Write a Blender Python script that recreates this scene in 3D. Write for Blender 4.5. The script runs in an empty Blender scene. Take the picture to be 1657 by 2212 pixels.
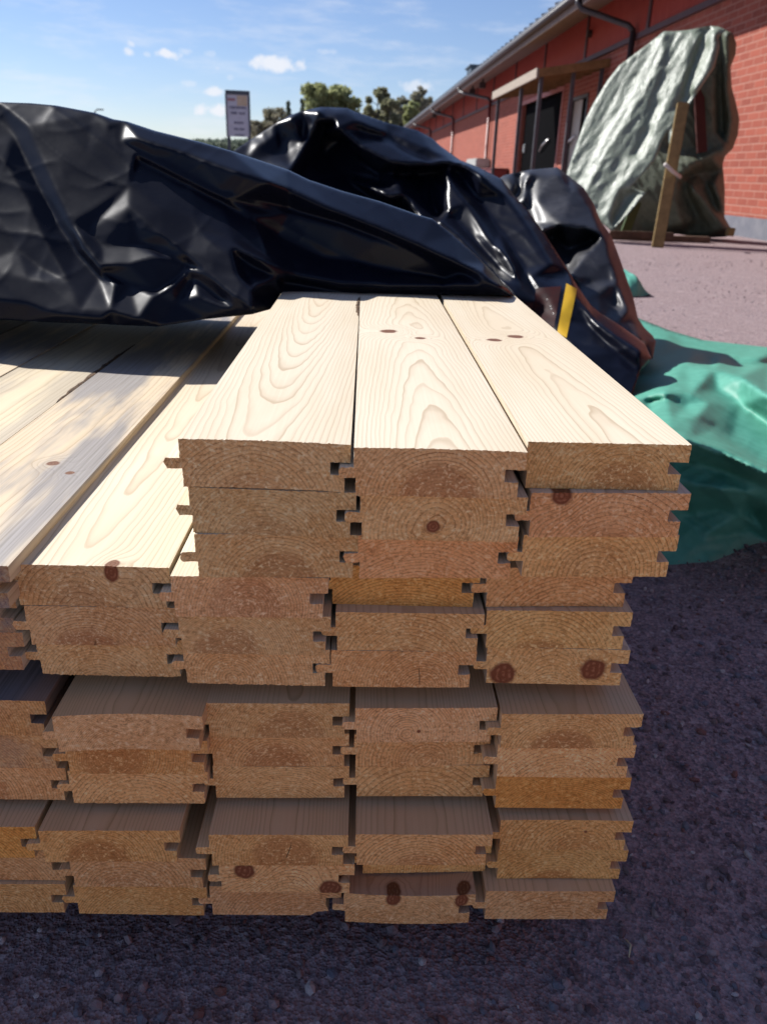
import bpy, bmesh, math, random
import numpy as np
from mathutils import Vector, Matrix, noise
from mathutils.geometry import delaunay_2d_cdt, tessellate_polygon

random.seed(7)
C = bpy.context.scene.collection
SC = bpy.context.scene
rad = math.radians

# ------------------------------------------------------------------ camera
FPX, PITCH, ROLL, YAW = 1699.9, 0.4064053, 0.03540554, 0.03371023
VW, VH = 1657.0, 2212.0
CAMZ = 0.5616
F = Vector((math.sin(YAW)*math.cos(PITCH), math.cos(YAW)*math.cos(PITCH), -math.sin(PITCH)))
R0 = Vector((math.cos(YAW), -math.sin(YAW), 0))
U0 = R0.cross(F)
R = R0*math.cos(ROLL) + U0*math.sin(ROLL)
U = U0*math.cos(ROLL) - R0*math.sin(ROLL)
CAM = Vector((0, 0, CAMZ))

def ray(px, py):
    return F + R*((px-828.5)/FPX) - U*((py-1106)/FPX)
def at(px, py, y):
    d = ray(px, py); return CAM + d*(y/d.y)
def atz(px, py, z):
    d = ray(px, py); return CAM + d*((z-CAMZ)/d.z)

cd = bpy.data.cameras.new('camera'); cam = bpy.data.objects.new('camera', cd); C.objects.link(cam)
cam.matrix_world = Matrix(((R.x, U.x, -F.x, 0), (R.y, U.y, -F.y, 0), (R.z, U.z, -F.z, CAMZ), (0, 0, 0, 1)))
cd.sensor_fit = 'VERTICAL'; cd.sensor_height = 36; cd.lens = FPX/VH*36
cd.clip_start = 0.02; cd.clip_end = 3000
cd.dof.use_dof = True; cd.dof.focus_distance = 0.55; cd.dof.aperture_fstop = 14
SC.camera = cam
SC.view_settings.view_transform = 'Standard'; SC.view_settings.look = 'None'
SC.view_settings.exposure = 0.6; SC.view_settings.gamma = 1

# ------------------------------------------------------------------ node helper
class NG:
    def __init__(s, tree): s.t = tree; s.N = tree.nodes; s.L = tree.links
    def node(s, typ, **kw):
        n = s.N.new(typ)
        for k, v in kw.items(): setattr(n, k, v)
        return n
    def put(s, sock, v):
        if isinstance(v, bpy.types.NodeSocket): s.L.new(v, sock)
        elif v is not None:
            try: sock.default_value = v
            except Exception: sock.default_value = tuple(v)+(1,)
    def m(s, op, a, b=None, c=None, clamp=False):
        n = s.node('ShaderNodeMath', operation=op, use_clamp=clamp)
        s.put(n.inputs[0], a); s.put(n.inputs[1], b); s.put(n.inputs[2], c)
        return n.outputs[0]
    def v(s, op, a, b=None):
        n = s.node('ShaderNodeVectorMath', operation=op)
        s.put(n.inputs[0], a)
        if op == 'SCALE': s.put(n.inputs[3], b)
        else: s.put(n.inputs[1], b)
        return n.outputs['Value'] if op in ('LENGTH', 'DOT_PRODUCT', 'DISTANCE') else n.outputs[0]
    def noise(s, vec, scale, detail=2, rough=.5, dist=0, col=False, lac=2):
        n = s.node('ShaderNodeTexNoise'); s.put(n.inputs['Vector'], vec)
        s.put(n.inputs['Scale'], scale); n.inputs['Detail'].default_value = detail
        n.inputs['Roughness'].default_value = rough; n.inputs['Distortion'].default_value = dist
        n.inputs['Lacunarity'].default_value = lac
        return n.outputs['Color'] if col else n.outputs[0]
    def vor(s, vec, scale, feature='F1', out='Distance', rnd=1.0):
        n = s.node('ShaderNodeTexVoronoi', feature=feature); s.put(n.inputs['Vector'], vec)
        s.put(n.inputs['Scale'], scale); n.inputs['Randomness'].default_value = rnd
        return n.outputs[out]
    def mix(s, f, a, b, blend='MIX'):
        n = s.node('ShaderNodeMix', data_type='RGBA', blend_type=blend, clamp_factor=True)
        s.put(n.inputs[0], f)
        s.put(n.inputs[6], a if isinstance(a, bpy.types.NodeSocket) else tuple(a)+(1,) if len(a) == 3 else a)
        s.put(n.inputs[7], b if isinstance(b, bpy.types.NodeSocket) else tuple(b)+(1,) if len(b) == 3 else b)
        return n.outputs[2]
    def ss(s, x, a, b):
        n = s.node('ShaderNodeMapRange', interpolation_type='SMOOTHSTEP')
        s.put(n.inputs[0], x); s.put(n.inputs[1], a); s.put(n.inputs[2], b)
        n.inputs[3].default_value = 0; n.inputs[4].default_value = 1
        return n.outputs[0]
    def lin(s, x, a, b, c=0., d=1.):
        n = s.node('ShaderNodeMapRange'); s.put(n.inputs[0], x); s.put(n.inputs[1], a); s.put(n.inputs[2], b)
        n.inputs[3].default_value = c; n.inputs[4].default_value = d
        return n.outputs[0]
    def ramp(s, x, stops):
        n = s.node('ShaderNodeValToRGB'); cr = n.color_ramp
        while len(cr.elements) < len(stops): cr.elements.new(0.5)
        for e, (p, c) in zip(cr.elements, stops):
            e.position = p; e.color = (c, c, c, 1) if isinstance(c, (int, float)) else tuple(c)+(1,)
        s.put(n.inputs[0], x); return n.outputs[0]
    def sep(s, v):
        n = s.node('ShaderNodeSeparateXYZ'); s.put(n.inputs[0], v); return n.outputs
    def comb(s, x, y, z):
        n = s.node('ShaderNodeCombineXYZ'); s.put(n.inputs[0], x); s.put(n.inputs[1], y); s.put(n.inputs[2], z); return n.outputs[0]
    def bump(s, h, strength, dist):
        n = s.node('ShaderNodeBump'); s.put(n.inputs['Height'], h)
        s.put(n.inputs['Strength'], strength); s.put(n.inputs['Distance'], dist); return n.outputs[0]
    def obj(s): return s.node('ShaderNodeTexCoord').outputs['Object']
    def pos(s): return s.node('ShaderNodeNewGeometry').outputs['Position']
    def island(s): return s.node('ShaderNodeNewGeometry').outputs['Random Per Island']

def material(name, col=(.5, .5, .5), rough=.6, spec=.5, metal=0, build=None):
    m = bpy.data.materials.new(name); m.use_nodes = True
    g = NG(m.node_tree); p = g.N['Principled BSDF']
    p.inputs['Base Color'].default_value = tuple(col)+(1,)
    p.inputs['Roughness'].default_value = rough
    p.inputs['Specular IOR Level'].default_value = spec
    p.inputs['Metallic'].default_value = metal
    if build: build(g, p)
    return m

def speckled(a, b, scale, rough=.7, bump=0, dist=.002, spec=.4, coord='obj'):
    def f(g, p):
        P = g.obj() if coord == 'obj' else g.pos()
        n = g.noise(P, scale, 5, .6)
        g.put(p.inputs['Base Color'], g.mix(g.ss(n, .3, .7), a, b))
        if bump: g.put(p.inputs['Normal'], g.bump(n, bump, dist))
    return dict(rough=rough, spec=spec, build=f)

# ------------------------------------------------------------------ mesh / object helpers
def tag(o, label=None, cat=None, group=None, kind=None):
    if label: o['label'] = label
    if cat: o['category'] = cat
    if group: o['group'] = group
    if kind: o['kind'] = kind
    return o
def mesh_obj(name, verts, faces, mat, parent=None, smooth=False, loc=None):
    me = bpy.data.meshes.new(name); me.from_pydata([tuple(v) for v in verts], [], faces); me.update()
    if mat: me.materials.append(mat)
    if smooth: me.polygons.foreach_set('use_smooth', [True]*len(me.polygons))
    o = bpy.data.objects.new(name, me); C.objects.link(o)
    if loc is not None: o.location = loc
    if parent: o.parent = parent
    return o
def empty(name, loc=(0, 0, 0), rot=(0, 0, 0), parent=None):
    o = bpy.data.objects.new(name, None); C.objects.link(o); o.location = loc; o.rotation_euler = rot
    o.empty_display_size = .1
    if parent: o.parent = parent
    return o
class MB:
    """collects boxes, tubes and prisms into one mesh"""
    def __init__(s): s.v = []; s.f = []
    def add(s, verts, faces):
        b = len(s.v); s.v += [tuple(v) for v in verts]; s.f += [tuple(i+b for i in f) for f in faces]
    def box(s, x0, x1, y0, y1, z0, z1, M=None, bev=0):
        bm = bmesh.new(); bmesh.ops.create_cube(bm, size=1)
        for v in bm.verts:
            v.co = Vector((x0 if v.co.x < 0 else x1, y0 if v.co.y < 0 else y1, z0 if v.co.z < 0 else z1))
        if bev: bmesh.ops.bevel(bm, geom=list(bm.edges), offset=bev, segments=2, affect='EDGES')
        s.bm(bm, M)
    def bm(s, bm, M=None):
        bm.verts.index_update()
        s.add([(M @ v.co if M else v.co) for v in bm.verts], [[v.index for v in f.verts] for f in bm.faces]); bm.free()
    def tube(s, pts, radii, n=10, caps=True):
        pts = [Vector(p) for p in pts]
        if not hasattr(radii, '__len__'): radii = [radii]*len(pts)
        rings = []; up = None
        for i, p in enumerate(pts):
            d = (pts[min(i+1, len(pts)-1)]-pts[max(i-1, 0)]).normalized()
            if up is None:
                up = Vector((0, 0, 1)) if abs(d.z) < .9 else Vector((1, 0, 0))
            a = d.cross(up).normalized(); b = a.cross(d).normalized(); up = b
            rings.append([p+(a*math.cos(2*math.pi*k/n)+b*math.sin(2*math.pi*k/n))*radii[i] for k in range(n)])
        fs = []
        for i in range(len(pts)-1):
            for k in range(n):
                fs.append((i*n+k, i*n+(k+1) % n, (i+1)*n+(k+1) % n, (i+1)*n+k))
        if caps:
            fs.append(tuple(reversed(range(n)))); fs.append(tuple(range((len(pts)-1)*n, len(pts)*n)))
        s.add([v for r in rings for v in r], fs)
    def beam(s, a, b, w, h, up=(0, 0, 1), bev=0):
        a = Vector(a); b = Vector(b); d = (b-a); L = d.length; d.normalize()
        x = d.cross(Vector(up)).normalized(); z = x.cross(d)
        M = Matrix(((x.x, d.x, z.x, a.x), (x.y, d.y, z.y, a.y), (x.z, d.z, z.z, a.z), (0, 0, 0, 1)))
        s.box(-w/2, w/2, 0, L, -h/2, h/2, M, bev)
    def build(s, name, mat, parent=None, smooth=False, loc=None):
        return mesh_obj(name, s.v, s.f, mat, parent, smooth, loc)

# ------------------------------------------------------------------ world and sun
SUN_EL, SUN_AZ = rad(40), rad(-55)       # azimuth measured from +Y towards +X
w = bpy.data.worlds.new('World'); SC.world = w; w.use_nodes = True
g = NG(w.node_tree)
bg = g.N['Background']
sky = g.node('ShaderNodeTexSky', sky_type='NISHITA', sun_disc=False)
sky.sun_elevation = SUN_EL; sky.sun_rotation = SUN_AZ
sky.air_density = 1.0; sky.dust_density = .05; sky.ozone_density = 2.0; sky.altitude = 100
D = g.node('ShaderNodeTexCoord').outputs['Generated']
sx, sy, sz = g.sep(D)
azn = g.m('ARCTAN2', sx, sy); eln = g.m('ARCSINE', sz)
cn1 = g.noise(D, 70, 5, .6); cn2 = g.noise(g.v('MULTIPLY', D, (3, 3, 14)), 4, 5, .6)
cm = None
def SKYPX(x, y): return ray(x*.6217, y*.6217).normalized()
for (cx, cy, ww, hh, op) in [(460, 152, 16, 13, .6), (450, 180, 19, 13, .75), (512, 190, 12, 8, .35), (582, 188, 36, 15, .9), (650, 177, 26, 10, .35),
                             (735, 187, 18, 10, .25), (757, 237, 15, 11, .4), (709, 234, 18, 8, .22), (800, 268, 14, 10, .25), (948, 222, 84, 24, .9), (1135, 180, 40, 11, .3),
                             (655, 291, 30, 10, .35), (755, 320, 42, 15, .85), (748, 384, 60, 20, .95), (1455, 300, 60, 22, .6), (700, 455, 90, 14, .3)]:
    d = SKYPX(cx, cy); a0 = math.atan2(d.x, d.y); e0 = math.asin(d.z); k = .6217/1750
    uu = g.m('DIVIDE', g.m('SUBTRACT', azn, a0), ww*k); vv = g.m('DIVIDE', g.m('SUBTRACT', eln, e0), hh*k)
    rr = g.m('SQRT', g.m('ADD', g.m('MULTIPLY', uu, uu), g.m('MULTIPLY', vv, vv)))
    rr = g.m('ADD', rr, g.m('MULTIPLY', g.m('SUBTRACT', cn1, .5), 2.6))
    mk = g.m('MULTIPLY', g.ss(rr, 1.15, .25), op)
    cm = mk if cm is None else g.m('MAXIMUM', cm, mk)
cirrus = g.m('MULTIPLY', g.ss(cn2, .44, .76), .32)
cm = g.m('MAXIMUM', cm, cirrus)
colr = g.mix(cm, g.mix(1.0, sky.outputs[0], (0.84, 0.865, 1.06), 'MULTIPLY'), (8.2, 8.4, 9.0))
g.put(bg.inputs[0], colr); bg.inputs[1].default_value = 0.072
sl = bpy.data.lights.new('sun', 'SUN'); sl.energy = 5.0; sl.angle = rad(.53); sl.color = (1, .97, .93)
so = bpy.data.objects.new('sun', sl); C.objects.link(so)
sd = Vector((math.sin(SUN_AZ)*math.cos(SUN_EL), math.cos(SUN_AZ)*math.cos(SUN_EL), math.sin(SUN_EL)))
so.rotation_euler = sd.to_track_quat('Z', 'Y').to_euler(); so.location = (0, 0, 20)

# ------------------------------------------------------------------ pine wood shader group
def build_pine_group():
    t = bpy.data.node_groups.new('pine_wood', 'ShaderNodeTree'); g = NG(t)
    I = t.interface
    def inp(n, typ, dv):
        s_ = I.new_socket(n, in_out='INPUT', socket_type=typ); s_.default_value = dv
    for n, dv in (('PithX', .047), ('PithZ', -.01), ('SlopeX', 0), ('SlopeZ', 0), ('Seed', 0), ('Density', 420), ('Stain', 0), ('End', 0), ('Heart', 0), ('Bow', 1), ('Crack', 0),
                  ('K1R', .0001), ('K2R', .0001), ('K3R', .0001)):
        inp(n, 'NodeSocketFloat', dv)
    for n in ('K1', 'K2', 'K3', 'A1', 'A2', 'A3'): inp(n, 'NodeSocketVector', (0, 0, 1))
    inp('Tint', 'NodeSocketColor', (1, 1, 1, 1))
    I.new_socket('Color', in_out='OUTPUT', socket_type='NodeSocketColor')
    I.new_socket('Height', in_out='OUTPUT', socket_type='NodeSocketFloat')
    gi = g.node('NodeGroupInput'); go = g.node('NodeGroupOutput'); i = gi.outputs
    P = g.obj()
    Q = g.v('ADD', P, g.v('SCALE', (17.3, 9.1, 5.7), i['Seed']))
    x, y, z = g.sep(P)
    wob = g.v('SCALE', g.v('SUBTRACT', g.noise(g.v('MULTIPLY', Q, (5, .9, 5)), 1, 1, .5, col=True), (.5, .5, .5)), g.m('MULTIPLY', i['Bow'], .022))
    wob2 = g.v('SCALE', g.v('SUBTRACT', g.noise(g.v('MULTIPLY', Q, (40, 14, 40)), 1, 2, .5, col=True), (.5, .5, .5)), .0032)
    wx, wy, wz = g.sep(g.v('ADD', wob, wob2))
    dx = g.m('ADD', g.m('SUBTRACT', g.m('SUBTRACT', x, i['PithX']), g.m('MULTIPLY', y, i['SlopeX'])), wx)
    dz = g.m('ADD', g.m('SUBTRACT', g.m('SUBTRACT', z, i['PithZ']), g.m('MULTIPLY', y, i['SlopeZ'])), wz)
    r = g.m('SQRT', g.m('ADD', g.m('MULTIPLY', dx, dx), g.m('MULTIPLY', dz, dz)))
    kmask = None; kcol = None; kin = None
    for k in '123':
        vv = g.v('SUBTRACT', P, i['K'+k]); A = i['A'+k]
        tt = g.v('DOT_PRODUCT', vv, A)
        pr = g.v('SUBTRACT', vv, g.v('SCALE', A, tt))
        pr = g.v('ADD', pr, g.v('SCALE', g.v('SUBTRACT', g.noise(g.v('MULTIPLY', Q, (130, 130, 130)), 1, 2, .5, col=True), (.5, .5, .5)), g.m('MULTIPLY', i['K'+k+'R'], .5)))
        d = g.v('LENGTH', pr)
        dn = g.m('DIVIDE', d, i['K'+k+'R'])
        e = g.m('POWER', 2.718, g.m('MULTIPLY', g.m('MULTIPLY', dn, dn), -.16))
        r = g.m('ADD', r, g.m('MULTIPLY', e, g.m('MULTIPLY', i['K'+k+'R'], 2.0)))
        mk = g.ss(dn, 1.16, .78)
        rim = g.m('MULTIPLY', g.ss(dn, .62, .95), mk)
        kmask = mk if kmask is None else g.m('MAXIMUM', kmask, mk)
        kin = rim if kin is None else g.m('MAXIMUM', kin, rim)
        ringk = g.m('MULTIPLY_ADD', g.m('SINE', g.m('MULTIPLY', dn, 15)), .5, .5)
        kcol = ringk if kcol is None else g.m('MULTIPLY', kcol, ringk)
    ph = g.m('ADD', g.m('MULTIPLY', r, i['Density']), g.m('MULTIPLY', g.noise(g.comb(g.m('MULTIPLY', r, 60), i['Seed'], 0), 1, 2), 2.2))
    s_ = g.m('FRACT', ph)
    cell = g.node('ShaderNodeTexWhiteNoise', noise_dimensions='1D'); g.put(cell.inputs['W'], g.m('FLOOR', ph))
    late = g.ramp(s_, [(0, 0.05), (.5, .06), (.78, .36), (.92, 1), (.975, .75), (1, .05)])
    late = g.m('MULTIPLY', late, g.lin(cell.outputs[0], 0, 1, .55, 1.0))
    # face
    streak = g.noise(g.v('MULTIPLY', Q, (700, 7, 700)), 1, 3, .6)
    fn = g.noise(g.v('MULTIPLY', Q, (14, 2.5, 14)), 1, 3, .6)
    fe = g.mix(g.ss(fn, .35, .7), (.72, .63, .485), (.66, .555, .40))
    face = g.mix(g.m('MULTIPLY', late, .64), fe, (.34, .235, .125))
    face = g.mix(g.lin(streak, .3, .7, 0, .16), face, (.48, .36, .22))
    # end grain
    fib = g.noise(g.v('ADD', g.v('MULTIPLY', Q, (400, 60, 480)), g.v('SCALE', g.noise(g.v('MULTIPLY', Q, (150, 20, 150)), 1, 2, .5, col=True), 2.5)), 1, 3, .7)
    fib2 = g.noise(g.v('MULTIPLY', Q, (300, 30, 420)), 1, 3, .6)
    blot = g.noise(g.v('MULTIPLY', Q, (28, 8, 40)), 1, 3, .6)
    ee = g.mix(g.ss(blot, .35, .65), (.95, .60, .28), (.85, .48, .20))
    end = g.mix(g.m('MULTIPLY', late, g.lin(g.noise(g.v('MULTIPLY', Q, (35, 8, 35)), 1, 2), .35, .65, .6, 1.15, )), ee, (.36, .145, .05))
    heart = g.m('MULTIPLY', i['Heart'], g.ss(g.m('ADD', r, g.m('MULTIPLY', g.m('SUBTRACT', blot, .5), .012)), .027, .019))
    end = g.mix(g.m('MULTIPLY', heart, .62), end, (.42, .15, .055))
    face = g.mix(g.m('MULTIPLY', heart, .18), face, (.58, .36, .19))
    end = g.mix(g.m('MULTIPLY', g.ss(fib, .53, .65), .9), end, (.99, .77, .44))
    end = g.mix(g.m('MULTIPLY', g.ss(fib, .47, .33), .6), end, (.27, .12, .045))
    end = g.mix(g.lin(fib2, .3, .7, 0, .4), end, (.46, .26, .12))
    col = g.mix(i['End'], face, end)
    col = g.mix(1.0, col, i['Tint'], 'MULTIPLY')
    # blue stain
    sn = g.noise(g.v('MULTIPLY', Q, (22, 3.5, 22)), 1, 4, .6)
    st = g.m('MULTIPLY', g.m('MULTIPLY', g.ss(sn, .37, .58), i['Stain']), g.m('MAXIMUM', i['End'], g.ss(z, .024, .0275)))
    col = g.mix(st, col, g.mix(g.lin(streak, .3, .7), (.27, .265, .28), (.13, .13, .14)))
    # drying crack on some ends
    ca = i['Crack']; cd_ = g.m('ABSOLUTE', g.m('SUBTRACT', g.m('MULTIPLY', dx, g.m('COSINE', ca)), g.m('MULTIPLY', dz, g.m('SINE', ca))))
    cdot = g.m('ADD', g.m('MULTIPLY', dx, g.m('SINE', ca)), g.m('MULTIPLY', dz, g.m('COSINE', ca)))
    ck = g.m('MULTIPLY', g.m('MULTIPLY', g.ss(cd_, .00055, .00015), g.m('MULTIPLY', g.ss(cdot, .002, .004), g.ss(cdot, .019, .013))), g.m('MULTIPLY', i['End'], g.m('GREATER_THAN', g.m('ABSOLUTE', ca), .01)))
    col = g.mix(g.m('MULTIPLY', ck, .85), col, (.07, .03, .015))
    spk = g.ss(g.noise(g.v('MULTIPLY', Q, (160, 60, 160)), 1, 2), .79, .83)
    col = g.mix(g.m('MULTIPLY', spk, .5), col, (.16, .10, .06))
    # knots
    kc = g.mix(g.m('MULTIPLY', kcol, g.ss(g.noise(g.v('MULTIPLY', Q, (420, 420, 420)), 1, 3), .3, .6)), (.19, .07, .03), (.50, .25, .13))
    kc = g.mix(i['End'], g.mix(1, kc, (.75, .78, .8), 'MULTIPLY'), g.mix(1, kc, (1.35, 1.15, 1.15), 'MULTIPLY'))
    kc = g.mix(g.m('MULTIPLY', kin, .55), kc, (.17, .06, .03))
    col = g.mix(kmask, col, kc)
    g.put(go.inputs[0], col)
    hgt = g.mix(i['End'], g.mix(.3, streak, late), g.mix(.35, fib, fib2))
    g.put(go.inputs[1], g.m('MULTIPLY', hgt, 1.0))
    return t
PINE = build_pine_group()

def pine(name, end, **k):
    m = bpy.data.materials.new(name); m.use_nodes = True; g = NG(m.node_tree); p = g.N['Principled BSDF']
    n = g.node('ShaderNodeGroup'); n.node_tree = PINE
    for key, v in k.items():
        if key == 'Tint': v = tuple(v)+(1,)
        n.inputs[key].default_value = v
    n.inputs['End'].default_value = 1.0 if end else 0.0
    g.put(p.inputs['Base Color'], n.outputs[0])
    p.inputs['Roughness'].default_value = .92 if end else .55
    p.inputs['Specular IOR Level'].default_value = .15 if end else .35
    g.put(p.inputs['Normal'], g.bump(n.outputs[1], .95 if end else .12, .002 if end else .0003))
    return m

# ------------------------------------------------------------------ boards
S = .72
W, T = .132*S, .03975*S
ZTOP = CAMZ - .1912*S
GAPS = (.0054*S, .01695*S, .0091*S)
def zbot(layer):
    return ZTOP - (layer+1)*T - sum(GAPS[k] for k in range(3) if layer > 2+3*k)

def profile(rnd, wide=W, lip=.0032, bev=.0004):
    """tongue (left) and groove (right) outline, counter-clockwise seen from the front; x to the right, z up"""
    t = T-.0003
    zt0, zt1 = .0108, .0170
    tl = .0088
    gz0, gz1 = .0102, .0176
    gd = .0112
    j = lambda a: a*(1+rnd.uniform(-.12, .12))
    tl = j(tl); cut = rnd.choice((0, 0, .0025))
    P = [(.0012, 0), (wide-lip, 0), (wide-lip, gz0), (wide-gd, gz0), (wide-gd, gz1), (wide, gz1), (wide, t), (0, t),
         (0, zt1), (-tl+.0012, zt1), (-tl, zt1-.0012-cut*.5), (-tl, zt0+.0012+cut), (-tl+.0012+cut*.3, zt0), (.0012, zt0)]
    return P

LAST = {}
def board(spec):
    (key, layer, bl, br, label, o) = spec
    rnd = random.Random(key)
    seed = rnd.uniform(0, 60)
    z = zbot(layer) + o.get('dz', 0)
    b = atz(br[0], br[1], z)
    if bl:
        a = atz(bl[0], bl[1], z)
        yaw = max(-.05, min(.05, (b.y-a.y)/(b.x-a.x)))
        cx, cy = (a.x+b.x)/2, (a.y+b.y)/2
        up = LAST.get((key[0], key[-1], layer-1))
        if up is not None and -.0045 < cy-up < .0006: cy = up+.0005
        LAST[(key[0], key[-1], layer)] = cy
    else:
        yaw = o.get('yaw', 0); cx, cy = b.x-W/2, b.y
    L = o.get('len', 2.4)
    P = profile(rnd)
    if o.get('prof'): P = o['prof'](P)
    # resample outline for ragged fibres
    Q = []
    for k in range(len(P)):
        a0, a1 = Vector(P[k]), Vector(P[(k+1) % len(P)])
        n = max(1, int((a1-a0).length/.0012))
        Q += [a0.lerp(a1, q/n) for q in range(n)]
    cup = o.get('cup', rnd.uniform(-.0006, .0006))
    def zz(x, z_): return z_ + cup*(1-((x-W/2)/(W/2))**2)*1.0
    rag = o.get('rag', 1.0); skew = yaw; yaw = rnd.uniform(-.0025, .0025)
    vs = []; N = len(Q)
    for ring, y in enumerate((0, .0015, .006, L)):
        for q in Q:
            jx = rnd.gauss(0, .00010)*rag if ring == 0 else 0; jz = rnd.gauss(0, .00014)*rag if ring == 0 else 0
            jy = 0
            vs.append((q.x+jx, y+jy+((q.x-W/2)*skew if ring < 3 else 0), zz(q.x, q.y)+jz))
    fs = []; mi = []
    for rg in range(3):
        for k in range(N):
            fs.append((rg*N+k, rg*N+(k+1) % N, (rg+1)*N+(k+1) % N, (rg+1)*N+k)); mi.append(0)
    for rg, flip in ((0, False), (3, True)):
        tris = tessellate_polygon([[Vector((vs[rg*N+k][0], vs[rg*N+k][2], 0)) for k in range(N)]])
        for t3 in tris:
            t3 = [rg*N+q for q in t3]
            fs.append(tuple(t3)); mi.append(1)
    # place: front bottom centre at cx, cy
    rx, ry = math.cos(yaw), math.sin(yaw)
    loc = (cx - rx*W/2, cy - ry*W/2, z)
    me = bpy.data.meshes.new('pine_board'); me.from_pydata(vs, [], fs); me.update()
    bm = bmesh.new(); bm.from_mesh(me); bmesh.ops.recalc_face_normals(bm, faces=bm.faces); bm.to_mesh(me); bm.free()
    k = dict(PithX=o.get('px', .047)+rnd.uniform(-.012, .012)*(layer > 0), PithZ=o.get('pz', -.006)+rnd.uniform(-.014, .010)*(layer > 0), SlopeX=o.get('sx', rnd.uniform(-.012, .012)),
             SlopeZ=o.get('sz', rnd.uniform(-.012, .012)), Seed=o.get('seed', seed), Density=o.get('den', rnd.uniform(330, 560)),
             Stain=o.get('stain', 0), Heart=o.get('heart', rnd.choice((0, .5, .8))), Bow=o.get('bow', 1.0), Crack=o.get('crack', rnd.choice((0, 0, 0, 0, rnd.uniform(-1.2, 1.2)))))
    hue = rnd.uniform(-1, 1)
    dft = (1+.05*hue+rnd.uniform(-.06, .06), 1+rnd.uniform(-.04, .04), 1-.10*hue)
    for n, kn in enumerate(o.get('knots', [])[:3], 1):
        pos, rr, ax = kn
        k['K%d' % n] = pos; k['K%dR' % n] = rr; k['A%d' % n] = tuple(Vector(ax).normalized())
    ek = dict(k); ek['Tint'] = tuple(1.0*c for c in o.get('tint', dft)); ek['Stain'] = o.get('estain', 0)
    k['Tint'] = o.get('ftint', (1.05, .86, .66) if layer > 5 else (1, 1, 1))  # lower tiers lie in shade: warmer light is put into their face tint
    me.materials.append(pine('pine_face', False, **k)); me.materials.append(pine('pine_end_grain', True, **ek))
    me.polygons.foreach_set('material_index', mi); me.update()
    ob = bpy.data.objects.new('pine_board', me); C.objects.link(ob)
    ob.location = loc; ob.rotation_euler = (0, 0, yaw)
    tag(ob, label, 'board', 'tongue and groove boards in the stack')
    return ob

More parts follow.
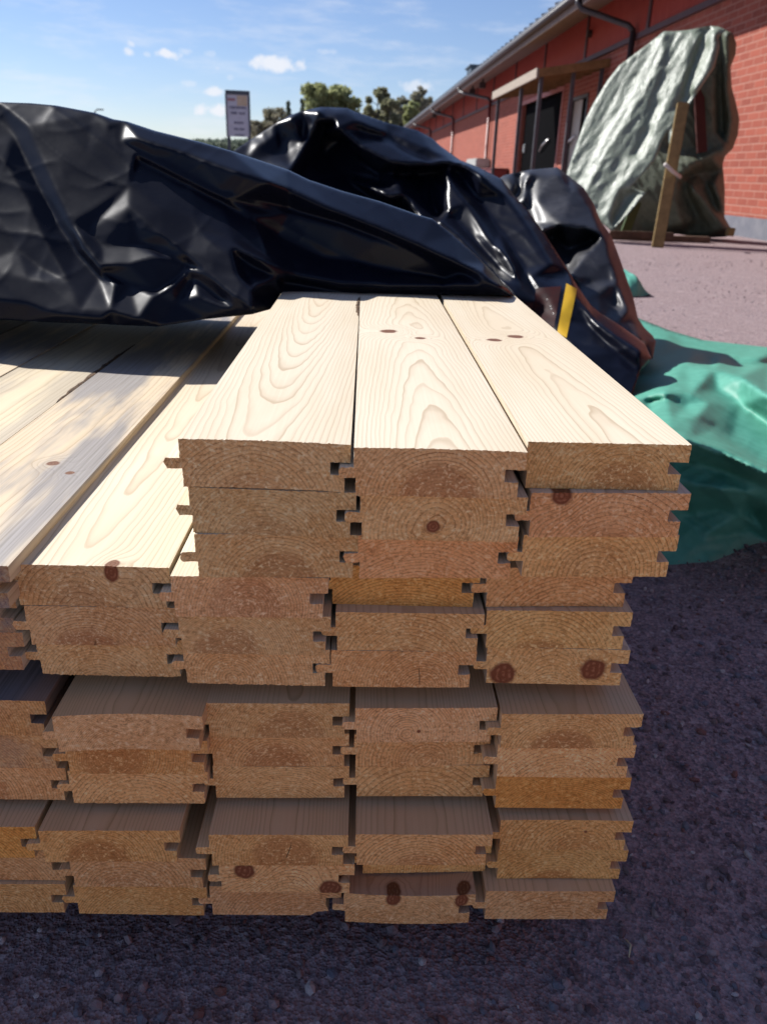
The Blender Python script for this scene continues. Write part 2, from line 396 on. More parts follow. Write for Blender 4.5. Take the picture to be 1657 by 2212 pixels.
UP = (0, .15, 1); FR = (0.05, 1, .1)
def chip(P):   # broken lower right corner
    q = [p for p in P]
    q[1] = (q[1][0]-.019, 0); q[2] = (q[2][0]-.006, .0045)
    q.insert(2, (q[1][0]+.004, .0035)); 
    return q
BOARDS = [
 ('A1a', 0, (390, 1051), (759, 1064), 'pale pine board with arched grain, left of the three topmost boards', dict(px=.040, pz=-.014, sz=.05, sx=.02, den=430, bow=.6, seed=11.3, knots=[((.062, .53, T), .0024, UP)], tint=(1.06, 1.04, .98), heart=.5)),
 ('A1b', 0, (762, 1071), (1129, 1080), 'pale pine board with two brown knots, middle of the three topmost boards', dict(px=.050, pz=-.004, sz=-.03, sx=.004, den=470, bow=.65, seed=4.1, knots=[((.028, .345, T), .0085, UP), ((.056, .315, T), .0052, UP)], tint=(1.10, 1.0, .92), heart=.9)),
 ('A1c', 0, (1131, 1054), (1473, 1060), 'pale pine board with a close pair of knots, right of the three topmost boards', dict(px=.060, pz=-.006, sz=-.02, sx=-.03, den=480, bow=.6, seed=21.7, knots=[((.048, .32, T), .0080, UP), ((.025, .30, T), .0068, UP)], tint=(1.10, 1.05, .88), heart=.8)),
 ('A2a', 1, (411, 1156), (768, 1169), 'pine board with greyish end, directly under the left topmost board', dict(tint=(.98, .98, .90), px=.045, heart=.5)),
 ('A2b', 1, (777, 1165), (1129, 1172), 'pine board with one round knot in its end, just under the middle topmost board', dict(tint=(1.12, 1.06, .95), px=.042, pz=.006, den=480, heart=0, knots=[((.042, 0, .009), .0042, FR)])),
 ('A2c', 1, (1131, 1161), (1479, 1160), 'pinkish board with a red knot in its upper left corner, under the right topmost board', dict(tint=(1.18, 1.0, .94), px=.055, pz=-.002, heart=.3, knots=[((.018, -.002, .0265), .0062, FR)])),
 ('A3a', 2, (429, 1248), (771, 1248), 'greyish pine board end, third from the top at the left end of its layer', dict(tint=(1.02, .98, .88), px=.05, heart=.8)),
 ('A3b', 2, (771, 1250), (1111, 1250), 'reddish pine board end, third from the top between two paler boards', dict(tint=(1.18, .94, .82), px=.04, pz=-.03, heart=0)),
 ('A3c', 2, (1118, 1246), (1452, 1246), 'yellowish pine board end, lowest of the three overhanging at the right', dict(tint=(1.18, 1.06, .85), px=.05, heart=.4)),
 ('L1', 3, (40, 1307), (374, 1314), 'wide sunlit board with a red knot at its front edge, left of the overhang', dict(dz=.002, tint=(1.0, .97, .93), px=.045, pz=-.012, den=330, sx=.0, sz=.03, bow=.7, seed=31.2, heart=.5, knots=[((.060, .003, .0285), .0044, (.05, .62, .8))])),
 ('L2', 4, (63, 1392), (395, 1397), 'pine board end with brown heart, middle of the three at the left', dict(dz=.002, tint=(1.0, .92, .88), px=.055, pz=-.004, heart=1)),
 ('L3', 5, (88, 1455), (403, 1462), 'pine board end with frayed lower edge, lowest of the three at the left', dict(dz=.002, tint=(1.05, 1.0, .92), px=.045, pz=-.008, rag=2)),
 ('B1a', 3, (372, 1332), (712, 1336), 'pinkish board end whose left tongue catches the sun, fourth from the top', dict(tint=(1.12, 1.0, .98), px=.035, pz=.004, heart=.6)),
 ('B2a', 4, (393, 1410), (712, 1415), 'board end with clear round rings, second row below the left of the overhang', dict(tint=(1.05, 1.0, .92), px=.043, pz=.0, den=700, heart=.8)),
 ('B3a', 5, (403, 1475), (711, 1482), 'pine board end with low arched rings and frayed bottom, sixth from the top', dict(tint=(1.12, 1.03, .95), px=.042, pz=-.006, den=520, heart=0, rag=2)),
 ('B1b', 3, (715, 1304), (1030, 1311), 'orange board end set back under the middle of the overhang', dict(tint=(1.12, .92, .58), px=.06, pz=-.03, heart=0)),
 ('B1c', 3, (1041, 1311), (1359, 1311), 'reddish board end set back under the right of the overhang', dict(tint=(1.10, .93, .80), px=.05, pz=-.02, heart=0)),
 ('B2b', 4, (725, 1404), (1039, 1408), 'smooth pale board end, fifth from the top in the middle column', dict(tint=(1.10, 1.0, .85), px=.05, pz=-.01, den=420, heart=.6, rag=.5)),
 ('B2c', 4, (1050, 1399), (1347, 1403), 'yellow board end with a brown arc, fifth from the top in the right column', dict(tint=(1.15, 1.06, .82), px=.048, pz=-.006, heart=.9)),
 ('B3b', 5, (717, 1484), (1021, 1486), 'reddish board end, sixth from the top in the middle column', dict(tint=(1.12, .95, .82), px=.065, pz=-.004, heart=.2, rag=.7)),
 ('B3c', 5, (1050, 1478), (1345, 1484), 'pine board end with two large red knots, sixth from the top at the right', dict(tint=(1.15, 1.06, .88), px=.05, pz=-.012, heart=0, rag=.7, knots=[((.012, -.001, .0075), .0088, FR), ((.072, -.001, .0125), .0088, FR)])),
 ('C1a', 6, (121, 1625), (447, 1623), 'pale board end with dense arched rings, seventh row, second column from the left', dict(tint=(1.12, 1.0, .95), px=.04, pz=-.008, den=760, heart=0, cup=.0022)),
 ('C1b', 6, (453, 1593), (751, 1593), 'brownish board end, seventh row, third column from the left', dict(tint=(1.05, .95, .82), px=.05, pz=-.004, den=640, heart=.6)),
 ('C1c', 6, (764, 1604), (1069, 1602), 'pinkish pale board end with a tiny pith hole, seventh row, second column from the right', dict(tint=(1.22, 1.06, 1.0), px=.045, pz=.006, den=500, heart=0, knots=[((.043, 0, .009), .0013, FR)])),
 ('C1d', 6, (1075, 1616), (1376, 1616), 'board end with a brown half-round heart, seventh row, right column', dict(tint=(1.12, .98, .80), px=.047, pz=-.003, heart=1)),
 ('C2a', 7, (149, 1671), (453, 1672), 'orange-brown board end, eighth row, second column from the left', dict(tint=(1.10, .90, .68), px=.04, pz=.008, den=600, heart=.7)),
 ('C2b', 7, (458, 1655), (753, 1655), 'reddish-brown board end, eighth row, third column from the left', dict(tint=(1.08, .92, .78), px=.045, pz=.0, heart=.8)),
 ('C2c', 7, (760, 1657), (1058, 1650), 'warm board end with a curved lower edge, eighth row, second column from the right', dict(tint=(1.16, 1.0, .85), px=.045, pz=.006, heart=.3, cup=-.0015)),
 ('C2d', 7, (1069, 1677), (1360, 1680), 'cream board end with faint rings, eighth row, right column', dict(tint=(1.35, 1.22, 1.08), px=.055, pz=-.012, den=420, heart=0)),
 ('C3a', 8, (158, 1735), (453, 1735), 'pale frayed board end, ninth row, second column from the left', dict(tint=(1.22, 1.08, .92), px=.055, pz=-.012, heart=0, rag=1.8)),
 ('C3b', 8, (465, 1723), (753, 1723), 'board end shading to grey below, ninth row, third column from the left', dict(tint=(1.12, 1.0, .85), px=.05, pz=-.01, den=520, heart=0)),
 ('C3c', 8, (767, 1723), (1051, 1723), 'smooth board end with wide clear rings, ninth row, second column from the right', dict(tint=(1.15, 1.02, .85), px=.045, pz=-.012, den=270, heart=0, rag=.5)),
 ('C3d', 8, (1064, 1746), (1353, 1749), 'deep orange board end, ninth row, right column', dict(tint=(1.10, .78, .42), px=.06, pz=-.02, den=600, heart=0, rag=.6)),
 ('D1a', 9, (96, 1862), (394, 1861), 'board end with an orange heart, tenth row, beside a wide gap', dict(tint=(1.12, .93, .68), px=.05, pz=.012, den=520, heart=.9)),
 ('D1b', 9, (458, 1870), (749, 1870), 'board end with brown oval rings, tenth row, third column from the left', dict(tint=(1.12, .95, .74), px=.045, pz=-.002, den=520, heart=.9)),
 ('D1c', 9, (764, 1868), (1060, 1868), 'board end with a broad pale arc, tenth row, second column from the right', dict(tint=(1.18, .98, .80), px=.045, pz=-.01, den=400, heart=.6)),
 ('D1d', 9, (1074, 1836), (1355, 1838), 'smooth yellow board end with a pin hole, tenth row, right column', dict(tint=(1.15, .97, .72), px=.05, pz=-.008, den=360, heart=.4, rag=.6, knots=[((.062, 0, .018), .0012, FR)])),
 ('D2a', 10, (158, 1916), (451, 1918), 'pinkish board end, eleventh row, second column from the left', dict(tint=(1.10, .95, .85), px=.05, pz=-.004, heart=.4)),
 ('D2b', 10, (476, 1927), (766, 1930), 'cream board end with two brown knots, eleventh row, third column from the left', dict(tint=(1.28, 1.12, .98), px=.06, pz=-.01, heart=0, rag=1.5, knots=[((.018, 0, .021), .0075, FR), ((.078, 0, .005), .008, (.3, 1, .2))])),
 ('D2c', 10, (774, 1887), (1062, 1881), 'recessed board end showing a thin bright band, eleventh row, second column from the right', dict(tint=(1.3, 1.15, .85), px=.05, heart=0)),
 ('D2d', 10, (1071, 1904), (1346, 1905), 'tan board end with a dark heart, eleventh row, right column', dict(tint=(1.08, .92, .65), px=.05, pz=-.002, heart=1)),
 ('D3a', 11, (169, 1973), (451, 1978), 'flat orange board end, lowest row, second column from the left', dict(tint=(1.12, .92, .66), px=.06, pz=-.03, heart=0, rag=.5)),
 ('D3b', 11, (460, 1975), (734, 1977), 'pinkish board end with a broken lower right corner, lowest row', dict(tint=(1.12, .93, .85), px=.06, pz=-.02, heart=0, rag=.7, prof=chip)),
 ('D3c', 11, (742, 1990), (1021, 1992), 'dark-topped board with a red knot at its front edge, lowest row, jutting forward', dict(tint=(1.12, .98, .88), ftint=(.80, .62, .52), px=.045, pz=-.014, heart=0, cup=-.0022, knots=[((.036, .0, .023), .0055, (.0, .8, .6)), ((.087, .006, .028), .005, (.2, .7, .7))])),
 ('D3d', 11, (1048, 1985), (1312, 1985), 'pinkish worn board end, lowest row, right column', dict(tint=(1.10, .94, .84), px=.05, pz=-.02, heart=0, rag=.7)),
 # cut off by the left edge
 ('LL1', 3, None, (34, 1314), 'grey-stained wide board with knots, left edge, beside the sunlit board', dict(dz=.009, stain=.8, estain=.6, ftint=(.95, .90, .84), tint=(.75, .65, .55), seed=3.3, den=300, px=.03, knots=[((.058, .175, T), .0052, UP), ((.078, .155, T), .0036, UP)])),
 ('LL2', 4, None, (46, 1366), 'dirty dark board end at the left edge, under the grey-stained board', dict(dz=.009, stain=.6, estain=.6, tint=(.75, .65, .55))),
 ('LL3', 5, None, (63, 1447), 'dark orange board end at the left edge, lowest of its three', dict(dz=.009, estain=.3, tint=(.95, .70, .45))),
 ('C1z', 6, None, (110, 1590), 'blue-stained board at the left edge of the seventh row', dict(stain=1.0, ftint=(.5, .42, .46), tint=(1.0, .80, .62), estain=.1)),
 ('C2z', 7, None, (134, 1660), 'coarse board end at the left edge of the eighth row', dict(tint=(1.05, .88, .72), estain=.25)),
 ('C3z', 8, None, (152, 1728), 'pinkish board end at the left edge of the ninth row', dict(tint=(1.1, .92, .8), px=.02)),
 ('D1z', 9, None, (88, 1853), 'bright orange board end at the left edge of the tenth row', dict(tint=(1.15, .85, .45), heart=.9, px=.06)),
 ('D2z', 10, None, (153, 1902), 'greyish pink board end at the left edge of the eleventh row', dict(tint=(1.05, .90, .8))),
 ('D3z', 11, None, (151, 1971), 'tan board end at the left edge of the lowest row', dict(tint=(1.08, .94, .74), rag=.6)),
]
BO = {}
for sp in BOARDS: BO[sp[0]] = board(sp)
# the board beyond the grey one, only its top is in view
src = BO['LL1']
o = src.copy(); o.data = src.data.copy(); C.objects.link(o); o.location = src.location + Vector((-.135*S, .02, -.001))
for i in (0, 1):
    mm = o.data.materials[i].copy(); o.data.materials[i] = mm
    gn = [n for n in mm.node_tree.nodes if n.type == 'GROUP'][0]
    gn.inputs['Seed'].default_value = 44; gn.inputs['Stain'].default_value = .35; gn.inputs['K1R'].default_value = 1e-4; gn.inputs['K2R'].default_value = 1e-4
    gn.inputs['Tint'].default_value = (.98, .96, .88, 1)
tag(o, 'cream board with a dark bark seam along its edge, farthest left in the sun', 'board', 'tongue and groove boards in the stack'); BO['LLL'] = o
for k in ('LL1', 'LL2', 'LL3', 'C1z', 'C2z', 'C3z', 'D1z', 'D2z', 'D3z'):
    for n in (1, 2, 3):
        if k == 'LL1' and n == 1: continue
        o = BO[k].copy(); C.objects.link(o); o.location = BO[k].location + Vector((-.1352*S*n+(.0024 if n == 2 and k == 'LL1' else 0), .012*((n*7+len(k)*3+ord(k[1])) % 3), 0))
        o['label'] = 'far left board of the stack, running on past the left edge of the photo'

M_bark = material('bark', **speckled((.035, .022, .014), (.16, .09, .045), 260, .95, 1, .002))
def bark_strip(name, parent, x, ys, w0, z, seed):
    r = random.Random(seed); mb = MB(); n = 26; vs = []; fs = []
    for k in range(n+1):
        y = ys[0]+(ys[1]-ys[0])*k/n; t = max(0, math.sin(math.pi*k/n))**.5
        ww = w0*t*(.6+.6*r.random())+.0003
        vs += [(x-ww, y, z+.0002), (x-ww*.5, y, z+.0012*t*r.random()+.0003), (x+.0002, y, z+.0003), (x+.0002, y, z-.006)]
    for k in range(n):
        for q in range(3): fs.append((k*4+q, k*4+q+1, k*4+q+5, k*4+q+4))
    return mesh_obj(name, vs, fs, M_bark, parent)
bark_strip('bark_edge', BO['A1a'], W, (.42, .56), .0036, T-.0004, 3)
bark_strip('bark_edge', BO['LLL'], W, (.33, .62), .005, T-.0004, 5)

# stickers between the layers and bearers under the stack
M_rough = material('rough_sawn', **speckled((.20, .12, .06), (.36, .24, .13), 40, .9, .4, .002))
def sticker(name, x0, x1, y, wid, z0, z1, label):
    mb = MB(); mb.box(x0, x1, y, y+wid, z0, z1, bev=min(.001, (z1-z0)*.2)); o = mb.build(name, M_rough); return tag(o, label, 'batten')
for y, t_ in ((.62, 'front rough timber bearer in the dark under the board stack'), (1.75, 'rear rough timber bearer far back under the board stack')): sticker('bearer', -.52, .17, y, .06, .0, zbot(11)-.0006, t_)

# ------------------------------------------------------------------ crumpled sheets: constrained triangulation of control points (image place + distance)
def poly_inside(poly, x, y):
    c = False; n = len(poly)
    for i in range(n):
        x0, y0 = poly[i]; x1, y1 = poly[(i+1) % n]
        if (y0 > y) != (y1 > y) and x < (x1-x0)*(y-y0)/(y1-y0)+x0: c = not c
    return c
def sheet(name, boundary, lines, mat, parent=None, step=6.0, smooth=6, wrinkle=None, skirt=None, fine=None, keep=.5):
    """boundary: closed list of (px,py,Y,...); lines: list of polylines [(px,py,Y),...] (single points allowed). Y in metres."""
    B = [(b[0], b[1]) for b in boundary]
    pts = [Vector(b) for b in B]; dep = [b[2] for b in boundary]
    edges = [(i, (i+1) % len(B)) for i in range(len(B))]
    for ln in lines:
        prev = None
        for p in ln:
            if not poly_inside(B, p[0], p[1]): prev = None; continue
            pts.append(Vector((p[0], p[1]))); dep.append(p[2])
            if prev is not None: edges.append((prev, len(pts)-1))
            prev = len(pts)-1
    vco, ve, vf, ov, oe, of = delaunay_2d_cdt(pts, edges, [], 1, 1e-4)
    vd = []
    for k, src_ in enumerate(ov):
        if src_: vd.append(dep[src_[0]])
        else:   # intersection point: nearest two
            q = sorted(range(len(pts)), key=lambda i: (pts[i]-vco[k]).length)[:2]
            a, b = q; da, db = (pts[a]-vco[k]).length+1e-6, (pts[b]-vco[k]).length+1e-6
            vd.append((dep[a]/da+dep[b]/db)/(1/da+1/db))
    tri = np.array([[(vco[i].x, vco[i].y, vd[i]) for i in f] for f in vf if len(f) == 3])
    x0, y0 = tri[:, 0, 0], tri[:, 0, 1]; x1, y1 = tri[:, 1, 0], tri[:, 1, 1]; x2, y2 = tri[:, 2, 0], tri[:, 2, 1]
    den = (y1-y2)*(x0-x2)+(x2-x1)*(y0-y2); den[abs(den) < 1e-9] = 1e-9
    def depth(x, y):
        a = ((y1-y2)*(x-x2)+(x2-x1)*(y-y2))/den; b = ((y2-y0)*(x-x2)+(x0-x2)*(y-y2))/den; c = 1-a-b
        k = int(np.argmax(np.minimum(np.minimum(a, b), c)))
        aa, bb = min(max(a[k], 0), 1), min(max(b[k], 0), 1)
        return a[k]*tri[k, 0, 2]+b[k]*tri[k, 1, 2]+c[k]*tri[k, 2, 2]
    # dense outline
    DB = []; DI = []
    for i in range(len(B)):
        p, q = Vector(boundary[i][:3]), Vector(boundary[(i+1) % len(B)][:3])
        n = max(1, int((p.xy-q.xy).length/step))
        for k in range(n): DB.append(p.lerp(q, k/n)); DI.append(i+k/n)
    nb = len(DB)
    P2 = [Vector((p.x, p.y)) for p in DB]; Dp = [p.z for p in DB]
    xs = [p[0] for p in B]; ys = [p[1] for p in B]
    bx = np.array([p.x for p in DB]); by = np.array([p.y for p in DB])
    rr = random.Random(name); row = 0; y = min(ys)+step*.5
    while y < max(ys):
        x = min(xs)+(step*.5 if row % 2 else 0)
        while x < max(xs):
            xx, yy = x+rr.uniform(-.2, .2)*step, y+rr.uniform(-.2, .2)*step
            if poly_inside(B, xx, yy) and np.min((bx-xx)**2+(by-yy)**2) > (step*.55)**2:
                P2.append(Vector((xx, yy))); Dp.append(depth(xx, yy))
            x += step
        y += step*.87; row += 1
    vco, ve, vf, ov, oe, of = delaunay_2d_cdt(P2, [(i, (i+1) % nb) for i in range(nb)], [], 1, 1e-5)
    n = len(vco); dv = np.zeros(n); isb = np.full(n, -1)
    for k, s_ in enumerate(ov):
        if s_: dv[k] = Dp[s_[0]]; isb[k] = min(s_) if min(s_) < nb else -1
    E_ = np.array(ve); cnt = np.zeros(n); np.add.at(cnt, E_[:, 0], 1); np.add.at(cnt, E_[:, 1], 1)
    orig = dv.copy(); inner = isb < 0
    pd = np.array([(vco[k].x, vco[k].y, dv[k]) for k in range(n)])
    for _ in range(smooth):
        acc = np.zeros((n, 3)); np.add.at(acc, E_[:, 0], pd[E_[:, 1]]); np.add.at(acc, E_[:, 1], pd[E_[:, 0]])
        pd = np.where(inner[:, None], pd*(1-keep)+keep*acc/cnt[:, None], pd)
    dv = pd[:, 2]; vco = [Vector((pd[k, 0], pd[k, 1])) for k in range(n)]
    V3 = []
    for k in range(n):
        q = dv[k]
        if wrinkle: q += wrinkle(vco[k].x, vco[k].y) * (1.0 if inner[k] else .6)
        V3.append(at(vco[k].x, vco[k].y, q))
    faces = [tuple(f) for f in vf]
    # skirt behind the outline gives the sheet a back
    if skirt:
        order = sorted([k for k in range(n) if isb[k] >= 0], key=lambda k: isb[k])
        prev = order
        for off in skirt:
            ring = []
            for k in order:
                p = V3[k].copy(); t = DI[isb[k]]
                o_ = off(t, vco[k].x, vco[k].y)
                V3.append(p+Vector(o_)); ring.append(len(V3)-1)
            for i in range(len(order)):
                j = (i+1) % len(order)
                faces.append((prev[i], ring[i], ring[j], prev[j]))
            prev = ring
    if parent: V3 = [v-parent.location for v in V3]
    ob = mesh_obj(name, V3, faces, mat, parent, smooth=True)
    bm = bmesh.new(); bm.from_mesh(ob.data); bmesh.ops.recalc_face_normals(bm, faces=bm.faces)
    bm.to_mesh(ob.data); bm.free()
    return ob

def ridge(x, y, sx, sy, ang, seed, p=2):
    c, s = math.cos(ang), math.sin(ang)
    u, v = (x*c+y*s)/sx, (-x*s+y*c)/sy
    nz = noise.noise(Vector((u, v, seed)))
    return (1-abs(nz))**p

def plastic(name, col, rough, dust=.0, dustcol=(.3, .3, .32), bscale=18, bstr=.25, spec=.5):
    def f(g, p):
        P = g.pos()
        n = g.noise(P, bscale, 2, .4, .6); n2 = g.noise(P, bscale*7, 4, .6)
        d = g.m('MULTIPLY', g.ss(g.noise(P, 9, 5, .65), .45, .75), dust)
        g.put(p.inputs['Base Color'], g.mix(d, col, dustcol))
        g.put(p.inputs['Roughness'], g.m('ADD', rough, g.m('ADD', g.m('MULTIPLY', n2, .10), g.m('MULTIPLY', d, .5))))
        g.put(p.inputs['Normal'], g.bump(n, bstr, .006))
    return material(name, col, rough, spec, build=f)
M_black = plastic('black_plastic', (.0035, .0045, .011), .24, .02, (.08, .08, .10), 6, .012, .18)

# --- front fold of the black sheet
def Yb(px, py):
    q = min(1, max(0, (625-px)/70)); q = q*q*(3-2*q)
    return 1.005 - .055*q + (636-py)*.00041 + max(0, (350-px))*.00005
def fl(d, *pp): return [(x, y, Yb(x, y)-d*.01*(.36 if x < 420 else .36+.46*min(1, (x-420)/160))) for x, y in pp]
SIL = [(-760, 236), (-500, 225), (-250, 214), (-90, 219), (0, 221), (60, 223), (115, 228), (200, 244), (240, 258), (270, 263), (330, 283), (430, 308), (500, 328), (620, 368), (665, 390), (740, 415), (820, 437), (902, 466), (935, 475), (977, 508), (1016, 541), (1046, 570), (1084, 610), (1112, 641)]
BOT = [(1085, 638), (1033, 637), (900, 636), (773, 635), (607, 634), (596, 652), (585, 668), (545, 679), (440, 690), (340, 706), (280, 703), (240, 701), (150, 698), (60, 694), (0, 690), (-90, 688), (-300, 692), (-760, 690)]
bnd = [(x, y, Yb(x, y)) for x, y in SIL] + [(x, y, Yb(x, y)+(.0 if x > 590 else .004)) for x, y in BOT]
bnd = [(x, y, min(q, 1.04) if (y > 600 and x > 560) else q) for x, y, q in bnd]
LN = [
 fl(5.0, (300, 300), (400, 331), (515, 373), (580, 393), (625, 409), (725, 456), (804, 487), (902, 529), (984, 566), (1043, 593), (1080, 620)),
 fl(1.2, (235, 268), (232, 285), (262, 305), (295, 322), (350, 346), (465, 410), (520, 425), (625, 450), (738, 482), (836, 520), (920, 555), (1000, 590)),
 fl(1.8, (295, 333), (480, 427), (625, 462), (738, 491), (836, 524)),
 fl(-1.5, (300, 345), (420, 405), (480, 433), (545, 473), (600, 508), (696, 556), (745, 561), (856, 588), (960, 606)),
 fl(3.5, (500, 535), (560, 560), (640, 590), (738, 613), (836, 617), (960, 618), (1040, 618)),
 fl(0.0, (560, 580), (610, 605), (738, 628), (836, 629), (1000, 629)),
 # left: broad slope with deep diagonal furrows
 fl(-1.0, (-40, 225), (30, 290), (85, 403), (125, 483), (165, 543), (215, 598)),
 fl(3.0, (-60, 300), (10, 345), (60, 430), (100, 520), (150, 610)),
 fl(3.0, (60, 270), (105, 370), (155, 482), (180, 540), (222, 590), (250, 612)),
 fl(3.2, (120, 262), (190, 330), (280, 400), (350, 450), (420, 500)),
 fl(4.0, (180, 520), (220, 575), (280, 571), (345, 554), (398, 551)),
 fl(1.5, (190, 498), (220, 532), (280, 528), (350, 533)),
 fl(0.0, (225, 592), (280, 615), (338, 632), (375, 610), (402, 568)),
 fl(4.6, (280, 448), (350, 507), (400, 547), (450, 592), (500, 635), (548, 674)),
 fl(1.2, (300, 520), (350, 550), (396, 566), (420, 602), (480, 650), (520, 676)),
 fl(4.0, (-700, 300), (-520, 420), (-400, 600)), fl(-2, (-640, 330), (-470, 470), (-330, 640)), fl(4, (-420, 260), (-300, 400), (-180, 560)), fl(-1, (-330, 280), (-200, 430), (-100, 560)), fl(4, (-700, 590), (-300, 610)),
 fl(3.4, (338, 636), (375, 613), (412, 583)),
 fl(-0.5, (410, 606), (380, 655), (345, 702)),
 fl(4.2, (-60, 575), (0, 588), (60, 600), (100, 610), (140, 643), (175, 668), (240, 672), (300, 690), (340, 705)),
 fl(4.0, (-60, 640), (60, 655), (130, 680), (220, 690)),
 fl(1.0, (515, 552), (530, 600), (550, 630)), fl(4.0, (500, 545), (512, 590), (548, 628), (600, 600), (640, 596)),
 fl(3.0, (430, 640), (500, 665), (545, 672)),
 fl(1.5, (0, 470), (40, 540), (90, 580)), fl(2.2, (420, 470), (500, 515), (580, 555)),
]
def wr1(x, y):
    a = ridge(x, y, 240, 70, .5, 3.3, 5)*.0015 + ridge(x, y, 160, 60, -.6, 5.5, 7)*.0008
    return -a + .0015*noise.noise(Vector((x*.008, y*.010, 1.7)))
BLK = empty('black_tarp', (0, 1.2, .38))
tag(BLK, 'glossy black plastic sheet bunched in folds over the back of the board stack', 'tarp')
nS = len(SIL)
def sk1(dy, dz, dyb, dzb):
    def f(t, x, y):
        top = t <= nS-1
        return (0, dy, dz) if top else (0, dyb, dzb)
    return f
sheet('front_fold', bnd, LN, M_black, BLK, step=5.0, smooth=2, wrinkle=wr1,
      skirt=[sk1(.012, .001, .004, .0), sk1(.03, -.004, .03, .003), sk1(.06, -.02, .10, .006), sk1(.12, -.07, .22, .0), sk1(.17, -.14, .33, -.03)])

# --- the mound behind
bT2 = [(485, 345), (500, 329), (542, 301), (595, 267), (629, 248), (655, 239), (694, 231), (749, 233), (765, 240), (804, 254), (838, 266), (875, 275), (903, 282), (935, 300), (951, 315), (994, 346), (1033, 361), (1053, 371), (1084, 387), (1108, 420),
       (1135, 448), (1177, 506), (1229, 587), (1247, 621), (1276, 663), (1297, 681), (1339, 707), (1394, 747), (1407, 775), (1381, 804), (1366, 849), (1340, 905),
       (1290, 880), (1200, 800), (1130, 700), (1100, 650), (1060, 610), (930, 530), (800, 470), (650, 430), (500, 380)]
def T2(d, *pp):   # base surface plus offset in cm towards the camera
    out = []
    for x, y in pp:
        b = 2.45 - max(0, y-300)*.00155
        if x > 1000: b -= (x-1000)*.0001
        out.append((x, y, b-d*.017))
    return out
bT2 = T2(-1.2, *bT2)
L2 = [
 T2(2.8, (692, 240), (684, 267), (668, 296), (647, 335), (628, 366), (615, 400)),
 T2(-4, (706, 266), (697, 295), (680, 333), (660, 370), (648, 400)),
 T2(1.0, (629, 254), (640, 280), (652, 309)), T2(-.6, (608, 300), (622, 335)), T2(-.6, (660, 268), (658, 300)), T2(.6, (560, 312), (595, 290)), T2(-.8, (530, 345), (570, 345), (600, 335)),
 T2(2.0, (700, 250), (730, 244), (762, 250)), T2(3.4, (706, 262), (722, 258)), T2(-1, (708, 270), (718, 268)), T2(3, (720, 281)),
 T2(5.5, (728, 278), (778, 319), (812, 335), (846, 351), (880, 356), (925, 355), (976, 351), (1000, 355), (1040, 378)),
 T2(-5, (735, 300), (780, 345), (820, 372), (860, 378), (900, 374), (950, 372)),
 T2(-8, (700, 330), (740, 380), (800, 425), (860, 450)), T2(-6, (760, 350), (820, 400)),
 T2(3.4, (770, 262), (825, 285), (880, 305), (930, 325), (970, 343)), T2(2.2, (780, 285), (830, 296), (880, 325), (930, 345)),
 T2(4.2, (810, 305), (850, 318), (890, 338)), T2(1.8, (840, 290), (860, 312)),
 T2(1.5, (846, 360), (860, 390), (880, 430), (905, 462), (930, 485)),
 T2(-1.5, (880, 380), (915, 440), (940, 466)), T2(-4, (930, 375), (934, 440), (945, 468)),
 T2(2.6, (960, 372), (965, 420), (970, 455)),
 T2(3.4, (964, 380), (1010, 440), (1066, 531), (1084, 557), (1120, 610)),
 T2(0, (985, 370), (1030, 430), (1080, 500), (1130, 580), (1180, 660)),
 T2(2.0, (1045, 372), (1095, 425), (1140, 490), (1190, 570)),
 T2(4.0, (948, 475), (997, 515), (1039, 564), (1084, 612), (1110, 640)), T2(1.0, (975, 465), (1030, 525), (1080, 580)),
 T2(4.5, (1075, 540), (1093, 548), (1110, 585)), T2(1.5, (820, 400), (838, 410)), T2(3, (815, 410), (845, 425), (865, 420)), T2(1, (835, 430)),
 T2(1.5, (1145, 600), (1200, 690), (1260, 770)), T2(2.2, (1240, 640), (1290, 700), (1380, 760)), T2(0, (1270, 700), (1330, 760)),
]
def wr2(x, y):
    return -(ridge(x, y, 110, 50, .6, 2.3, 6)*.003 + ridge(x, y, 90, 50, -.4, 6.1, 6)*.002) + .001*noise.noise(Vector((x*.01, y*.01, 4.7)))
def sk2(dy, dz):
    def f(t, x, y):
        if t <= 31: return (.25*dy if x > 1240 else 0, dy, dz if y < 620 else dz*.3)
        return (0, dy*.5, -.002)
    return f
MOUND = sheet('rear_mound', bT2, L2, M_black, BLK, step=5.0, smooth=2, wrinkle=wr2,
      skirt=[sk2(.015, .001), sk2(.05, -.006), sk2(.11, -.04), sk2(.24, -.16), sk2(.40, -.36), sk2(.46, -.62)])
